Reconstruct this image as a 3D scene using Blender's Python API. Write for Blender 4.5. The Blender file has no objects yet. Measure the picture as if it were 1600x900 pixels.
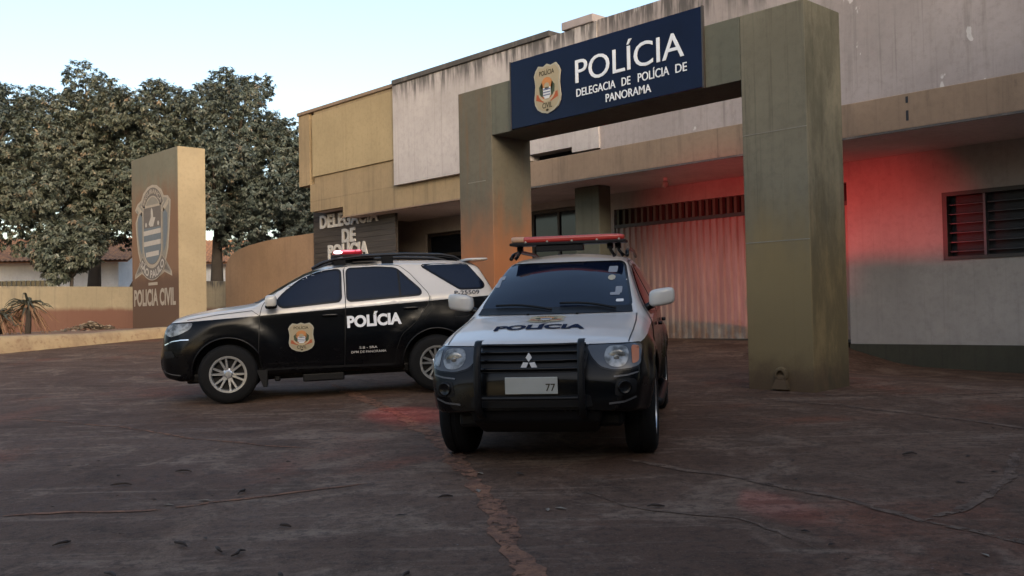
import bpy, bmesh, math, random
import numpy as np
from mathutils import Vector, Matrix
from mathutils.bvhtree import BVHTree

R_ = math.radians
random.seed(7)
rng = np.random.default_rng(11)
scn = bpy.context.scene
COL = scn.collection

# ------------------------------------------------------------------ camera
def camera():
    phi, pitch, roll = R_(43.2866), R_(1.4802), 0.02
    fh = Vector((-math.cos(phi), math.sin(phi), 0)); r0 = Vector((math.sin(phi), math.cos(phi), 0)); up = Vector((0, 0, 1))
    f = fh * math.cos(pitch) + up * math.sin(pitch)
    u0 = up * math.cos(pitch) - fh * math.sin(pitch)
    r = r0 * math.cos(roll) - u0 * math.sin(roll)
    u = u0 * math.cos(roll) + r0 * math.sin(roll)
    cd = bpy.data.cameras.new('camera'); cd.sensor_width = 36; cd.lens = 33.75; cd.clip_end = 2000; cd.clip_start = .05
    co = bpy.data.objects.new('camera', cd); COL.objects.link(co)
    co.matrix_world = Matrix(((r.x, u.x, -f.x, 0), (r.y, u.y, -f.y, 0), (r.z, u.z, -f.z, 1.64), (0, 0, 0, 1)))
    scn.camera = co
camera()

# ------------------------------------------------------------------ sky, sun, exposure
SUN_EL, SUN_AZ = R_(17), R_(117)          # azimuth clockwise from +Y: behind the viewer, to the right
w = bpy.data.worlds.new('World'); scn.world = w; w.use_nodes = True
nt = w.node_tree
bg = nt.nodes['Background']
sky = nt.nodes.new('ShaderNodeTexSky'); sky.sky_type = 'NISHITA'; sky.sun_disc = False
sky.sun_elevation = SUN_EL; sky.sun_rotation = SUN_AZ
sky.air_density = 1.0; sky.dust_density = 2.8; sky.ozone_density = 0.5
nt.links.new(sky.outputs[0], bg.inputs[0]); bg.inputs[1].default_value = 0.15
sd = bpy.data.lights.new('sun', 'SUN'); sd.energy = 0.5; sd.angle = R_(16); sd.color = (1.0, .93, .84)
so = bpy.data.objects.new('sun', sd); COL.objects.link(so)
sdir = Vector((math.sin(SUN_AZ) * math.cos(SUN_EL), math.cos(SUN_AZ) * math.cos(SUN_EL), math.sin(SUN_EL)))
so.rotation_euler = sdir.to_track_quat('Z', 'Y').to_euler()
scn.view_settings.view_transform = 'Standard'; scn.view_settings.look = 'None'
scn.view_settings.exposure = 1.2; scn.view_settings.gamma = 1; scn.view_settings.use_curve_mapping = False

# ------------------------------------------------------------------ materials
def srgb(r, g, b):
    f = lambda c: (c / 255) / 12.92 if c / 255 <= .04045 else ((c / 255 + .055) / 1.055) ** 2.4
    return (f(r), f(g), f(b), 1)
class NT:
    def __init__(s, name):
        s.m = bpy.data.materials.new(name); s.m.use_nodes = True
        s.t = s.m.node_tree; s.b = s.t.nodes['Principled BSDF']
        s.tc = s.n('ShaderNodeTexCoord')
    def n(s, k, **kw):
        x = s.t.nodes.new(k)
        for a, v in kw.items(): setattr(x, a, v)
        return x
    def l(s, a, b): s.t.links.new(a, b)
    def noise(s, scale, detail=5, rough=.6, stretch=None, coord='Object', dist=0.0, loc=None):
        v = s.tc.outputs[coord]
        if stretch or loc:
            mp = s.n('ShaderNodeMapping')
            if stretch: mp.inputs['Scale'].default_value = stretch
            if loc: mp.inputs['Location'].default_value = loc
            s.l(v, mp.inputs[0]); v = mp.outputs[0]
        x = s.n('ShaderNodeTexNoise'); x.inputs['Scale'].default_value = scale
        x.inputs['Detail'].default_value = detail; x.inputs['Roughness'].default_value = rough; x.inputs['Distortion'].default_value = dist
        s.l(v, x.inputs['Vector']); return x.outputs['Fac']
    def ramp(s, fac, a, b, inv=False):
        x = s.n('ShaderNodeMapRange'); x.interpolation_type = 'SMOOTHSTEP'
        x.inputs[1].default_value = a; x.inputs[2].default_value = b
        x.inputs[3].default_value = 1 if inv else 0; x.inputs[4].default_value = 0 if inv else 1
        s.l(fac, x.inputs[0]); return x.outputs[0]
    def math(s, op, a, b=None, c=None):
        x = s.n('ShaderNodeMath', operation=op)
        for i, v in enumerate((a, b, c)):
            if v is None: continue
            if isinstance(v, (int, float)): x.inputs[i].default_value = v
            else: s.l(v, x.inputs[i])
        return x.outputs[0]
    def mix(s, fac, a, b):
        x = s.n('ShaderNodeMix', data_type='RGBA')
        for i, v in ((0, fac), (6, a), (7, b)):
            if isinstance(v, (int, float)): x.inputs[i].default_value = v
            elif isinstance(v, tuple): x.inputs[i].default_value = v if len(v) == 4 else v + (1,)
            else: s.l(v, x.inputs[i])
        return x.outputs[2]
    def xyz(s, coord='Object'):
        x = s.n('ShaderNodeSeparateXYZ'); s.l(s.tc.outputs[coord], x.inputs[0]); return x.outputs
    def col(s, v):
        if isinstance(v, tuple): s.b.inputs['Base Color'].default_value = v if len(v) == 4 else v + (1,)
        else: s.l(v, s.b.inputs['Base Color'])
    def rough(s, v):
        if isinstance(v, (int, float)): s.b.inputs['Roughness'].default_value = v
        else: s.l(v, s.b.inputs['Roughness'])
    def bump(s, h, strength=.3, dist=.02):
        x = s.n('ShaderNodeBump'); x.inputs['Strength'].default_value = strength; x.inputs['Distance'].default_value = dist
        s.l(h, x.inputs['Height']); s.l(x.outputs[0], s.b.inputs['Normal'])

def simple(name, c, rough=.5, metal=0, coat=0, spec=None, vary=.0, scale=8):
    m = NT(name)
    if vary:
        f = m.noise(scale, 4)
        m.col(m.mix(f, tuple(x * (1 - vary) for x in c[:3]), tuple(min(1, x * (1 + vary)) for x in c[:3])))
    else: m.col(c)
    m.rough(rough); m.b.inputs['Metallic'].default_value = metal; m.b.inputs['Coat Weight'].default_value = coat
    m.b.inputs['Coat Roughness'].default_value = .06
    if spec is not None: m.b.inputs['Specular IOR Level'].default_value = spec
    return m.m

def plaster(name, base, dirt, streak=.5, mould=0.0, splash_glow=None, splash_glow_z=(0, 1), patch=None, edge=None, side_shade_mould=0.0, foot=None):
    """painted render: blotchy tint, vertical rain streaks, optional mould and a lower tint of splashed red soil and painted lamp glow"""
    m = NT(name)
    big = m.noise(.55, 4); fine = m.noise(9, 6, .7)
    c = m.mix(m.ramp(big, .3, .7), tuple(x * .86 for x in base), tuple(min(1, x * 1.1) for x in base))
    c = m.mix(m.math('MULTIPLY', m.ramp(fine, .42, .75), .4), c, tuple(x * .66 for x in base))
    grit = m.noise(55, 4, .7); c = m.mix(m.math('MULTIPLY', m.ramp(grit, .55, .75), .3), c, tuple(x * .6 for x in base))
    drip = m.noise(1.0, 6, .7, stretch=(13, 13, .22), loc=(1, 8, 2)); c = m.mix(m.math('MULTIPLY', m.ramp(drip, .55, .72), streak * .7), c, tuple(x * .6 for x in dirt))
    st = m.noise(1.0, 5, .65, stretch=(5.5, 5.5, .35))
    c = m.mix(m.math('MULTIPLY', m.ramp(st, .5, .78), streak), c, dirt)
    if patch:
        p = m.noise(2.0, 4, .6, stretch=(1.2, 1.2, .7), loc=(3, 7, 1))
        c = m.mix(m.math('MULTIPLY', m.ramp(p, .665, .69), .8), c, patch)
    if mould:
        mo = m.noise(2.2, 7, .75, stretch=(1.6, 1.6, .55), loc=(9, 2, 4))
        c = m.mix(m.math('MULTIPLY', m.ramp(mo, .56, .72), mould), c, (.035, .033, .03, 1))
    if edge:      # black rain marks running down from the parapet
        z = m.xyz()[2]
        e = m.noise(1.0, 5, .75, stretch=(1.7, 1.7, .07), loc=(2, 5, 3))
        lim = m.math('ADD', z, m.math('MULTIPLY', e, edge[2]))
        c = m.mix(m.math('MULTIPLY', m.math('MULTIPLY', m.ramp(lim, edge[0], edge[1]), m.ramp(m.noise(6, 4, .7, stretch=(1, 1, .1)), .38, .55)), .85), c, (.05, .047, .047, 1))
    if splash_glow:
        z = m.xyz()[2]
        zz = m.math('ADD', z, m.math('MULTIPLY', m.math('SUBTRACT', m.noise(1.6, 5, .6, stretch=(1.5, 1.5, .5)), .5), (splash_glow_z[1] - splash_glow_z[0]) * 1.1))
        c = m.mix(m.math('MULTIPLY', m.ramp(zz, splash_glow_z[0], splash_glow_z[1], True), .85), c, splash_glow)
    if foot:          # damp grime and caked dust along the foot
        fz = m.math('ADD', m.xyz()[2], m.math('MULTIPLY', m.math('SUBTRACT', m.noise(3.0, 6, .7, loc=(6, 1, 1)), .5), .55))
        c = m.mix(m.math('MULTIPLY', m.ramp(fz, foot[0], foot[1], True), .75), c, (.07, .042, .03, 1))
    if side_shade_mould:    # shade of the right-hand face put into its colour, with green-black mould
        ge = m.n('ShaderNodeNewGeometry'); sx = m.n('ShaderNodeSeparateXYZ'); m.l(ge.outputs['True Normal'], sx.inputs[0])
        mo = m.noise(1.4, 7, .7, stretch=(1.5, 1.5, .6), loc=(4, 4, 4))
        c = m.mix(m.math('MULTIPLY', m.math('MULTIPLY', m.ramp(sx.outputs[0], .5, .6), m.ramp(mo, .3, .62)), side_shade_mould), c, (.035, .038, .026, 1))
    m.col(c); m.rough(.88); m.bump(m.noise(40, 5, .7), .25, .008)
    m.b.inputs['Specular IOR Level'].default_value = .25
    return m.m

M = {}
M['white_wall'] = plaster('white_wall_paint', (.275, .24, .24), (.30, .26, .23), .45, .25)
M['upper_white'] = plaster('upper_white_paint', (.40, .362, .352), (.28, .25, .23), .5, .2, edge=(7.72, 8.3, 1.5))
M['shaded_white'] = plaster('shaded_upper_white_paint', (.29, .252, .245), (.13, .115, .105), .5, .2, edge=(7.6, 8.3, 1.5), patch=(.5, .47, .46, 1))  # darker copy of the upper white, the right side's shade put into its colour
M['grey_wall'] = plaster('lower_wall_paint', (.39, .345, .31), (.26, .22, .2), .3, .1)
M['beige'] = plaster('beige_paint', (.31, .24, .14), (.24, .18, .10), .35)
M['beige_dirty'] = plaster('dirty_beige_paint', (.27, .20, .12), (.14, .105, .07), .7, .25)
M['fascia'] = plaster('fascia_paint', (.215, .155, .112), (.11, .085, .065), .6, .35)
M['ceiling'] = plaster('ceiling_paint', (.70, .60, .57), (.5, .42, .38), .3)
M['concrete_olive'] = plaster('olive_concrete', (.12, .118, .09), (.08, .075, .055), .6, .25)
M['olive_pillar'] = plaster('olive_pillar_paint', (.168, .150, .108), (.085, .075, .052), .75, .3, splash_glow=(.235, .170, .080), splash_glow_z=(1.9, 3.3), side_shade_mould=.55, foot=(.65, 1.15))
M['glow_dust_pillar'] = plaster('glow_dust_pillar_paint', (.13, .115, .085), (.17, .09, .045), .5, .1, splash_glow=(.38, .145, .06), splash_glow_z=(2.3, 3.9))  # lower orange is roof-light glow and dust, both put into the colour
M['totem'] = plaster('totem_paint', (.135, .128, .098), (.11, .09, .065), .5, .0, splash_glow=(.16, .085, .05), splash_glow_z=(3.4, 5.0), foot=(1.4, 1.9))
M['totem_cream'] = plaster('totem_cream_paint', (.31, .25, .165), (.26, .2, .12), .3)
M['terracotta'] = plaster('terracotta_paint', (.265, .17, .105), (.20, .12, .08), .5, .1)
M['garden_wall'] = plaster('garden_wall_paint', (.265, .22, .15), (.13, .115, .09), .75, .15, splash_glow=(.115, .045, .034), splash_glow_z=(1.95, 2.15), edge=(3.0, 3.25, .55))
M['cap'] = plaster('parapet_cap', (.075, .07, .068), (.2, .17, .15), .6)
M['base_band'] = plaster('base_band', (.065, .06, .042), (.04, .03, .025), .5, .2)
M['house_white'] = plaster('house_white', (.62, .62, .62), (.45, .42, .4), .3)
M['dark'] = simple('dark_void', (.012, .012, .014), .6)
M['dark_glass'] = simple('dark_glass', (.01, .012, .016), .08)
M['dark_frame'] = simple('dark_frame', (.045, .036, .03), .5, vary=.3)
M['steel_slat'] = simple('louver_slat', (.09, .09, .095), .4, metal=.3)
M['black_plastic'] = simple('black_plastic', (.006, .006, .007), .5, spec=.25)
M['black_gloss'] = simple('black_gloss', (.004, .004, .005), .25, spec=.3)
M['chrome'] = simple('chrome', (.75, .76, .78), .12, metal=1)
M['silver'] = simple('silver_rim', (.50, .51, .52), .3, metal=.85)
M['rubber'] = simple('rubber', (.006, .006, .0065), .8, spec=.2, vary=.3, scale=30)
M['white_letter'] = simple('white_letter', (.72, .73, .76), .5, vary=.05)
M['grey_letter'] = simple('grey_letter', (.42, .40, .38), .6, vary=.2)
M['black_letter'] = simple('black_letter', (.02, .022, .03), .5)
M['navy_letter'] = simple('navy_letter', (.012, .018, .04), .9, spec=.05)
M['white_paint'] = simple('white_car_paint', (.50, .48, .45), .28, coat=.7)
M['gold'] = simple('badge_gold', (.42, .33, .2), .5, vary=.15)
M['badge_cream'] = simple('badge_cream', (.34, .285, .19), .85, spec=.08, vary=.12)
M['badge_rim'] = simple('badge_rim', (.36, .33, .26), .85, spec=.08)
M['badge_orange'] = simple('badge_orange', (.45, .20, .08), .85, spec=.08)
M['badge_red'] = simple('badge_red', (.36, .10, .05), .85, spec=.08)
M['badge_green'] = simple('badge_green', (.06, .075, .05), .85, spec=.08)
M['badge_dark'] = simple('badge_dark', (.055, .045, .03), .85, spec=.08)
M['badge_blue'] = simple('badge_blue', (.16, .18, .26), .85, spec=.08)
M['badge_white'] = simple('badge_white', (.62, .62, .62), .85, spec=.08)
M['crest_line'] = simple('crest_line', (.27, .23, .185), .8, vary=.25)
M['crest_grey'] = simple('crest_grey', (.17, .155, .13), .8, vary=.2)
M['crest_blue'] = simple('crest_blue', (.10, .115, .13), .8, vary=.2)
M['crest_white'] = simple('crest_white', (.32, .29, .26), .8, vary=.2)
M['crest_dark'] = simple('crest_dark', (.10, .085, .075), .8, vary=.2)
M['seam'] = simple('pour_seam', (.21, .19, .15), .9, vary=.4, scale=6)
M['emblem'] = simple('emblem', (.55, .56, .58), .25)
M['plate'] = simple('plate_grey', (.36, .37, .35), .45, vary=.1)
M['lamp_housing'] = simple('lamp_housing', (.055, .06, .07), .2, coat=.25)
M['amber'] = simple('amber_lens', (.40, .13, .05), .15)
M['sticker'] = simple('sticker', (.22, .23, .25), .5)
M['wood_trunk'] = simple('bark', (.045, .036, .030), .95, vary=.4, scale=3)
M['dry_leaf'] = simple('dry_leaf', (.035, .022, .016), .8, vary=.4)
M['pale_leaf'] = simple('pale_leaf', (.20, .16, .12), .8, vary=.3)
M['dry_frond'] = simple('dry_frond', (.20, .115, .065), .9, vary=.4)
M['green_frond'] = simple('green_frond', (.055, .06, .045), .8, vary=.4)
def joint_mat(name, a, b, thr):
    m = NT(name); f = m.noise(7, 6, .7); m.col(m.mix(m.ramp(f, .35, .65), a, b)); m.rough(.95)
    m.l(m.ramp(m.noise(9, 6, .75, loc=(3, 3, 0)), thr, thr + .06), m.b.inputs['Alpha']); m.bump(m.noise(40, 4, .7), .6, .02); return m.m
M['soil_joint'] = joint_mat('soil_joint', (.235, .105, .055), (.11, .05, .03), .40)
M['pale_joint'] = joint_mat('pale_joint', (.165, .102, .068), (.085, .05, .033), .42)

def lens_mat(name, c, em, strength):
    m = NT(name); m.col(c); m.rough(.2); m.b.inputs['Coat Weight'].default_value = .3
    m.b.inputs['Emission Color'].default_value = em + (1,); m.b.inputs['Emission Strength'].default_value = strength
    return m.m
M['red_lens'] = lens_mat('red_lens', (.30, .045, .035), (1, .05, .04), .03)
M['red_lens_lit'] = lens_mat('red_lens_lit', (.30, .02, .03), (1, .05, .08), .07)
M['pink_lit'] = lens_mat('pink_lit', (.8, .2, .25), (1, .14, .22), .45)
M['lamp_lit'] = lens_mat('lamp_lit', (.9, .9, .9), (1, .88, .92), 1.6)
M['cream_lens'] = simple('cream_lens', (.45, .27, .17), .3)

def two_tone(name, z0, k):
    m = NT(name); o = m.xyz()
    v = m.math('SUBTRACT', o[2], m.math('ADD', m.math('MULTIPLY', o[0], k), z0))
    f = m.ramp(v, -.003, .003)
    d = m.noise(3.0, 5, .6)
    wh = m.mix(d, (.48, .455, .435), (.55, .525, .505))
    dust = m.math('MULTIPLY', m.ramp(o[2], .3, .95, True), m.ramp(d, .35, .7))
    bl = m.mix(m.math('MULTIPLY', dust, .4), (.0016, .002, .003), (.007, .005, .0045))
    m.col(m.mix(f, bl, wh)); m.rough(m.math('ADD', m.math('MULTIPLY', dust, .25), .2)); m.l(m.math('MULTIPLY', f, .25), m.b.inputs['Coat Weight']); m.b.inputs['Coat Roughness'].default_value = .05; m.l(m.math('ADD', m.math('MULTIPLY', f, .2), .2), m.b.inputs['Specular IOR Level'])
    return m.m
def glass_mat(name, tint):
    m = NT(name); m.col(tint); m.rough(.045); m.b.inputs['IOR'].default_value = 1.42
    return m.m
M['tint'] = glass_mat('tinted_glass', (.004, .007, .018))
def headlamp_mat():
    m = NT('headlamp_glass')
    f = m.noise(14, 3, .5)
    m.col(m.mix(m.ramp(f, .35, .65), (.09, .09, .085), (.32, .32, .31))); m.rough(.28); m.b.inputs['Metallic'].default_value = .5
    m.b.inputs['Coat Weight'].default_value = .3; m.b.inputs['Coat Roughness'].default_value = .03
    return m.m
M['headlamp'] = headlamp_mat()

def lot_mat():
    m = NT('dark_concrete_lot')
    big = m.noise(.35, 5, .6); mid = m.noise(1.3, 6, .65, dist=.6); fine = m.noise(14, 7, .75)
    c = m.mix(m.ramp(big, .35, .68), (.090, .048, .030), (.128, .076, .050))
    def swept(ang, sx, sy, sc, det, loc):
        mp = m.n('ShaderNodeMapping'); mp.vector_type = 'TEXTURE'; mp.inputs['Rotation'].default_value = (0, 0, R_(ang)); mp.inputs['Scale'].default_value = (sx, sy, 1); mp.inputs['Location'].default_value = loc
        m.l(m.tc.outputs['Object'], mp.inputs[0])
        x = m.n('ShaderNodeTexNoise'); x.inputs['Scale'].default_value = sc; x.inputs['Detail'].default_value = det; x.inputs['Roughness'].default_value = .7; x.inputs['Distortion'].default_value = .7
        m.l(mp.outputs[0], x.inputs['Vector']); return x.outputs['Fac']
    # pale worn scuffs swept along the drive, and irregular pale worn patches
    s1 = swept(44, 2.8, .30, 1.2, 10, (0, 0, 0)); s2 = swept(-20, 1.6, .6, 1.0, 9, (7, 3, 0)); pw = m.noise(.9, 9, .72, dist=.8, loc=(2, 9, 0))
    c = m.mix(m.math('MULTIPLY', m.ramp(s1, .51, .66), .55), c, (.25, .178, .130, 1))
    c = m.mix(m.math('MULTIPLY', m.ramp(s2, .54, .66), .35), c, (.22, .145, .10, 1))
    c = m.mix(m.math('MULTIPLY', m.ramp(pw, .52, .64), .6), c, (.24, .165, .118, 1))
    c = m.mix(m.math('MULTIPLY', m.ramp(mid, .50, .66), .45), c, (.040, .023, .015, 1))
    red = m.noise(.5, 5, .6, loc=(5, 1, 0), dist=.4)
    c = m.mix(m.math('MULTIPLY', m.ramp(red, .54, .72), .5), c, (.195, .060, .030, 1))
    c = m.mix(m.math('MULTIPLY', m.ramp(fine, .46, .64), .65), c, (.036, .021, .014, 1))
    gr = m.noise(70, 3, .7); c = m.mix(m.math('MULTIPLY', m.ramp(gr, .56, .70), .6), c, (.022, .014, .010, 1))
    c = m.mix(m.math('MULTIPLY', m.ramp(gr, .30, .40, True), .5), c, (.27, .19, .14, 1))
    vo = m.n('ShaderNodeTexVoronoi'); vo.inputs['Scale'].default_value = 9; m.l(m.tc.outputs['Object'], vo.inputs['Vector'])
    sp = m.ramp(vo.outputs['Distance'], .03, .075, True)
    c = m.mix(m.math('MULTIPLY', sp, m.ramp(m.noise(2.5, 3), .55, .62)), c, (.17, .15, .135, 1))
    m.col(c); m.rough(m.math('ADD', m.math('MULTIPLY', mid, .3), .62)); m.bump(m.math('ADD', m.math('ADD', m.math('MULTIPLY', fine, .6), m.math('MULTIPLY', gr, .15)), mid), .6, .025)
    m.b.inputs['Specular IOR Level'].default_value = .2
    return m.m
M['lot'] = lot_mat()
def soil_mat():
    m = NT('red_soil'); f = m.noise(1.2, 7, .7); g = m.noise(14, 5, .7)
    c = m.mix(m.ramp(f, .3, .7), (.13, .065, .045), (.24, .15, .10))
    m.col(m.mix(m.math('MULTIPLY', g, .4), c, (.3, .2, .13))); m.rough(.95); m.bump(g, .5, .03)
    return m.m
M['soil'] = soil_mat()
def kerb_mat():
    m = NT('kerb_paint'); f = m.noise(1.5, 6, .7); g = m.noise(6, 5, .7)
    c = m.mix(m.ramp(f, .35, .65), (.36, .27, .16), (.27, .19, .115))
    m.col(m.mix(m.math('MULTIPLY', m.ramp(g, .55, .7), .6), c, (.17, .085, .05))); m.rough(.92); m.bump(g, .4, .02)
    return m.m
M['kerb'] = kerb_mat()
def slat_mat():
    m = NT('dark_slats'); o = m.xyz()
    f = m.noise(2, 6, .7, stretch=(.35, 1, 9))
    m.col(m.mix(m.ramp(f, .35, .75), (.028, .022, .019), (.068, .056, .047))); m.rough(.6)
    return m.m
M['slats'] = slat_mat()
def sign_mat():
    m = NT('navy_sign_face'); f = m.noise(.9, 5, .6)
    m.col(m.mix(m.ramp(f, .3, .7), (.002, .0045, .020), (.003, .007, .029))); m.rough(.13)
    m.b.inputs['Specular IOR Level'].default_value = .17
    return m.m
M['navy'] = sign_mat()
def gate_mat():
    m = NT('painted_steel_gate'); f = m.noise(1.2, 6, .7, stretch=(3, 3, .5)); o = m.xyz()
    c = m.mix(m.ramp(f, .35, .7), (.36, .30, .255), (.26, .20, .165))
    c = m.mix(m.math('MULTIPLY', m.ramp(o[2], .9, 1.7, True), m.ramp(m.noise(3, 5), .4, .65)), c, (.22, .12, .08))
    m.col(c); m.rough(.55); return m.m
M['gate'] = gate_mat()
def tile_mat():
    m = NT('clay_tiles'); f = m.noise(5, 4, .6)
    m.col(m.mix(m.ramp(f, .35, .65), (.42, .20, .09), (.24, .12, .065))); m.rough(.9); return m.m
M['tile'] = tile_mat()
def leaf_mat(name, a, b, tipc):
    m = NT(name)
    at = m.n('ShaderNodeAttribute'); at.attribute_name = 'tint'
    f = at.outputs['Fac']
    c = m.mix(m.ramp(f, .0, .75), a, b); c = m.mix(m.ramp(f, .82, 1.0), c, tipc)
    m.col(c); m.rough(.5)
    m.b.inputs['Subsurface Weight'].default_value = 0
    return m.m
M['leaf'] = leaf_mat('mango_leaves', (.056, .072, .054), (.125, .135, .104), (.21, .16, .11))
M['leaf2'] = leaf_mat('mango_leaves_dark', (.056, .076, .066), (.118, .134, .112), (.18, .15, .115))

# ------------------------------------------------------------------ mesh helpers
def mesh_obj(name, verts, faces, mat, parent=None, smooth=False, angle=None):
    me = bpy.data.meshes.new(name); me.from_pydata([tuple(v) for v in verts], [], [tuple(f) for f in faces])
    mats = mat if isinstance(mat, (list, tuple)) else [mat]
    for x in mats: me.materials.append(M[x] if isinstance(x, str) else x)
    if smooth:
        me.polygons.foreach_set('use_smooth', [True] * len(me.polygons))
        if angle is not None: me.set_sharp_from_angle(angle=R_(angle))
    me.update()
    o = bpy.data.objects.new(name, me); COL.objects.link(o)
    if parent: o.parent = parent
    return o
class MB:
    def __init__(s): s.v = []; s.f = []
    def add(s, v, f):
        k = len(s.v); s.v += [tuple(x) for x in v]; s.f += [tuple(i + k for i in q) for q in f]; return s
    def box(s, x0, x1, y0, y1, z0, z1):
        v = [(x, y, z) for x in (x0, x1) for y in (y0, y1) for z in (z0, z1)]
        return s.add(v, [(0, 1, 3, 2), (4, 6, 7, 5), (0, 4, 5, 1), (2, 3, 7, 6), (0, 2, 6, 4), (1, 5, 7, 3)])
    def tube(s, pts, r, n=8, cap=True):
        pts = [Vector(p) for p in pts]; rs = r if isinstance(r, (list, tuple)) else [r] * len(pts)
        v = []; f = []
        ref = Vector((0, 0, 1))
        for i, p in enumerate(pts):
            d = (pts[min(i + 1, len(pts) - 1)] - pts[max(i - 1, 0)]).normalized()
            rf = ref if abs(d.dot(ref)) < .95 else Vector((1, 0, 0))
            a = d.cross(rf).normalized(); b = d.cross(a).normalized()
            for k in range(n):
                t = 2 * math.pi * k / n; v.append(p + a * math.cos(t) * rs[i] + b * math.sin(t) * rs[i])
        for i in range(len(pts) - 1):
            for k in range(n):
                k2 = (k + 1) % n; f.append((i * n + k, i * n + k2, (i + 1) * n + k2, (i + 1) * n + k))
        if cap: f.append(tuple(range(n))[::-1]); f.append(tuple((len(pts) - 1) * n + k for k in range(n)))
        return s.add(v, f)
    def lathe(s, prof, n=32, axis='Y', c=(0, 0, 0), closed=False):
        v = []; f = []; m = len(prof)
        for k in range(n):
            t = 2 * math.pi * k / n
            for (r, h) in prof:
                a, b = r * math.cos(t), r * math.sin(t)
                p = (a, h, b) if axis == 'Y' else (a, b, h)
                v.append((p[0] + c[0], p[1] + c[1], p[2] + c[2]))
        for k in range(n):
            k2 = (k + 1) % n
            for i in range(m if closed else m - 1):
                j = (i + 1) % m
                f.append((k * m + i, k * m + j, k2 * m + j, k2 * m + i))
        return s.add(v, f)
    def obj(s, name, mat, parent=None, smooth=False, angle=None, bevel=0, seg=2):
        o = mesh_obj(name, s.v, s.f, mat, parent, smooth, angle)
        if bevel:
            b = o.modifiers.new('bevel', 'BEVEL'); b.width = bevel; b.segments = seg; b.limit_method = 'ANGLE'; b.angle_limit = R_(40)
        return o
def empty(name, loc=(0, 0, 0), rot=None):
    o = bpy.data.objects.new(name, None); COL.objects.link(o); o.location = loc; o.empty_display_size = .2
    if rot: o.rotation_euler = rot
    return o
def tag(o, label=None, cat=None, group=None, kind=None):
    if label: o['label'] = label
    if cat: o['category'] = cat
    if group: o['group'] = group
    if kind: o['kind'] = kind
    return o

def flat_poly(loops, step=None):
    """2-D polygon(s) -> triangulated (verts, faces); with step the faces are cut along a grid so they can follow a curved surface"""
    bm = bmesh.new()
    vs = [bm.verts.new((x, y, 0)) for x, y in loops]
    bm.faces.new(vs)
    return grid_cut(bm, step)
def grid_cut(bm, step):
    bmesh.ops.triangulate(bm, faces=bm.faces[:])
    if step:
        for ax in (0, 1):
            lo = min(v.co[ax] for v in bm.verts); hi = max(v.co[ax] for v in bm.verts)
            n = int((hi - lo) / step)
            for k in range(1, n + 1):
                co = Vector((0, 0, 0)); co[ax] = lo + (hi - lo) * k / (n + 1); no = Vector((0, 0, 0)); no[ax] = 1
                bmesh.ops.bisect_plane(bm, geom=bm.verts[:] + bm.edges[:] + bm.faces[:], plane_co=co, plane_no=no)
    bm.verts.index_update()
    v = [(a.co.x, a.co.y) for a in bm.verts]; f = [tuple(a.index for a in q.verts) for q in bm.faces]
    bm.free(); return v, f
_tc = {}
def text2d(s, w, h, bold=0.0, spacing=1.0, step=None, cx=0, cy=0):
    """text as flat triangles fitted to a w x h box centred on (cx, cy)"""
    cu = bpy.data.curves.new('t', 'FONT'); cu.body = s; cu.size = 1; cu.offset = bold; cu.space_character = spacing; cu.resolution_u = 4
    o = bpy.data.objects.new('t', cu); COL.objects.link(o)
    bpy.context.view_layer.update()
    me = o.evaluated_get(bpy.context.evaluated_depsgraph_get()).to_mesh()
    bm = bmesh.new(); bm.from_mesh(me)
    bmesh.ops.remove_doubles(bm, verts=bm.verts[:], dist=1e-5)
    bpy.data.objects.remove(o); bpy.data.curves.remove(cu)
    xs = [v.co.x for v in bm.verts]; ys = [v.co.y for v in bm.verts]
    x0, x1, y0, y1 = min(xs), max(xs), min(ys), max(ys)
    for v in bm.verts:
        v.co.x = (v.co.x - (x0 + x1) / 2) * w / (x1 - x0) + cx; v.co.y = (v.co.y - (y0 + y1) / 2) * h / (y1 - y0) + cy; v.co.z = 0
    for f in bm.faces:
        f.normal_update()
        if f.normal.z < 0: f.normal_flip()
    return grid_cut(bm, step)
def extrude2d(v2, f2, place, t):
    """flat mesh -> solid of thickness t; place(u, v, depth) -> point"""
    n = len(v2)
    v = [place(a, b, t) for a, b in v2] + [place(a, b, 0) for a, b in v2]
    cnt = {}
    for q in f2:
        for i in range(len(q)):
            e = (q[i], q[(i + 1) % len(q)]); cnt[e] = cnt.get(e, 0) + 1
    f = [tuple(q) for q in f2]
    for (a, b) in cnt:
        if (b, a) not in cnt: f.append((b, a, a + n, b + n))
    return v, f

# ------------------------------------------------------------------ ground heights
def sstep(a, b, x):
    t = min(1, max(0, (x - a) / (b - a))); return t * t * (3 - 2 * t)
def lot_z(x, y):
    z = .20 - .0118 * x + .030 * y + .00134 * max(0, -x - 13) ** 2 * sstep(-40, -27, x)
    z += .12 * sstep(13, 17, y) * sstep(-5, -11, x)
    z -= .34 * sstep(12, 16.5, y) * sstep(-9.6, -7.6, x)
    return z
KX = lambda y: -25.2 - (y - 6.85) * .35 if y < 11.6 else -26.86 - (y - 11.6) * .1
def kerb_x(y): return KX(max(y, -12))

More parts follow.
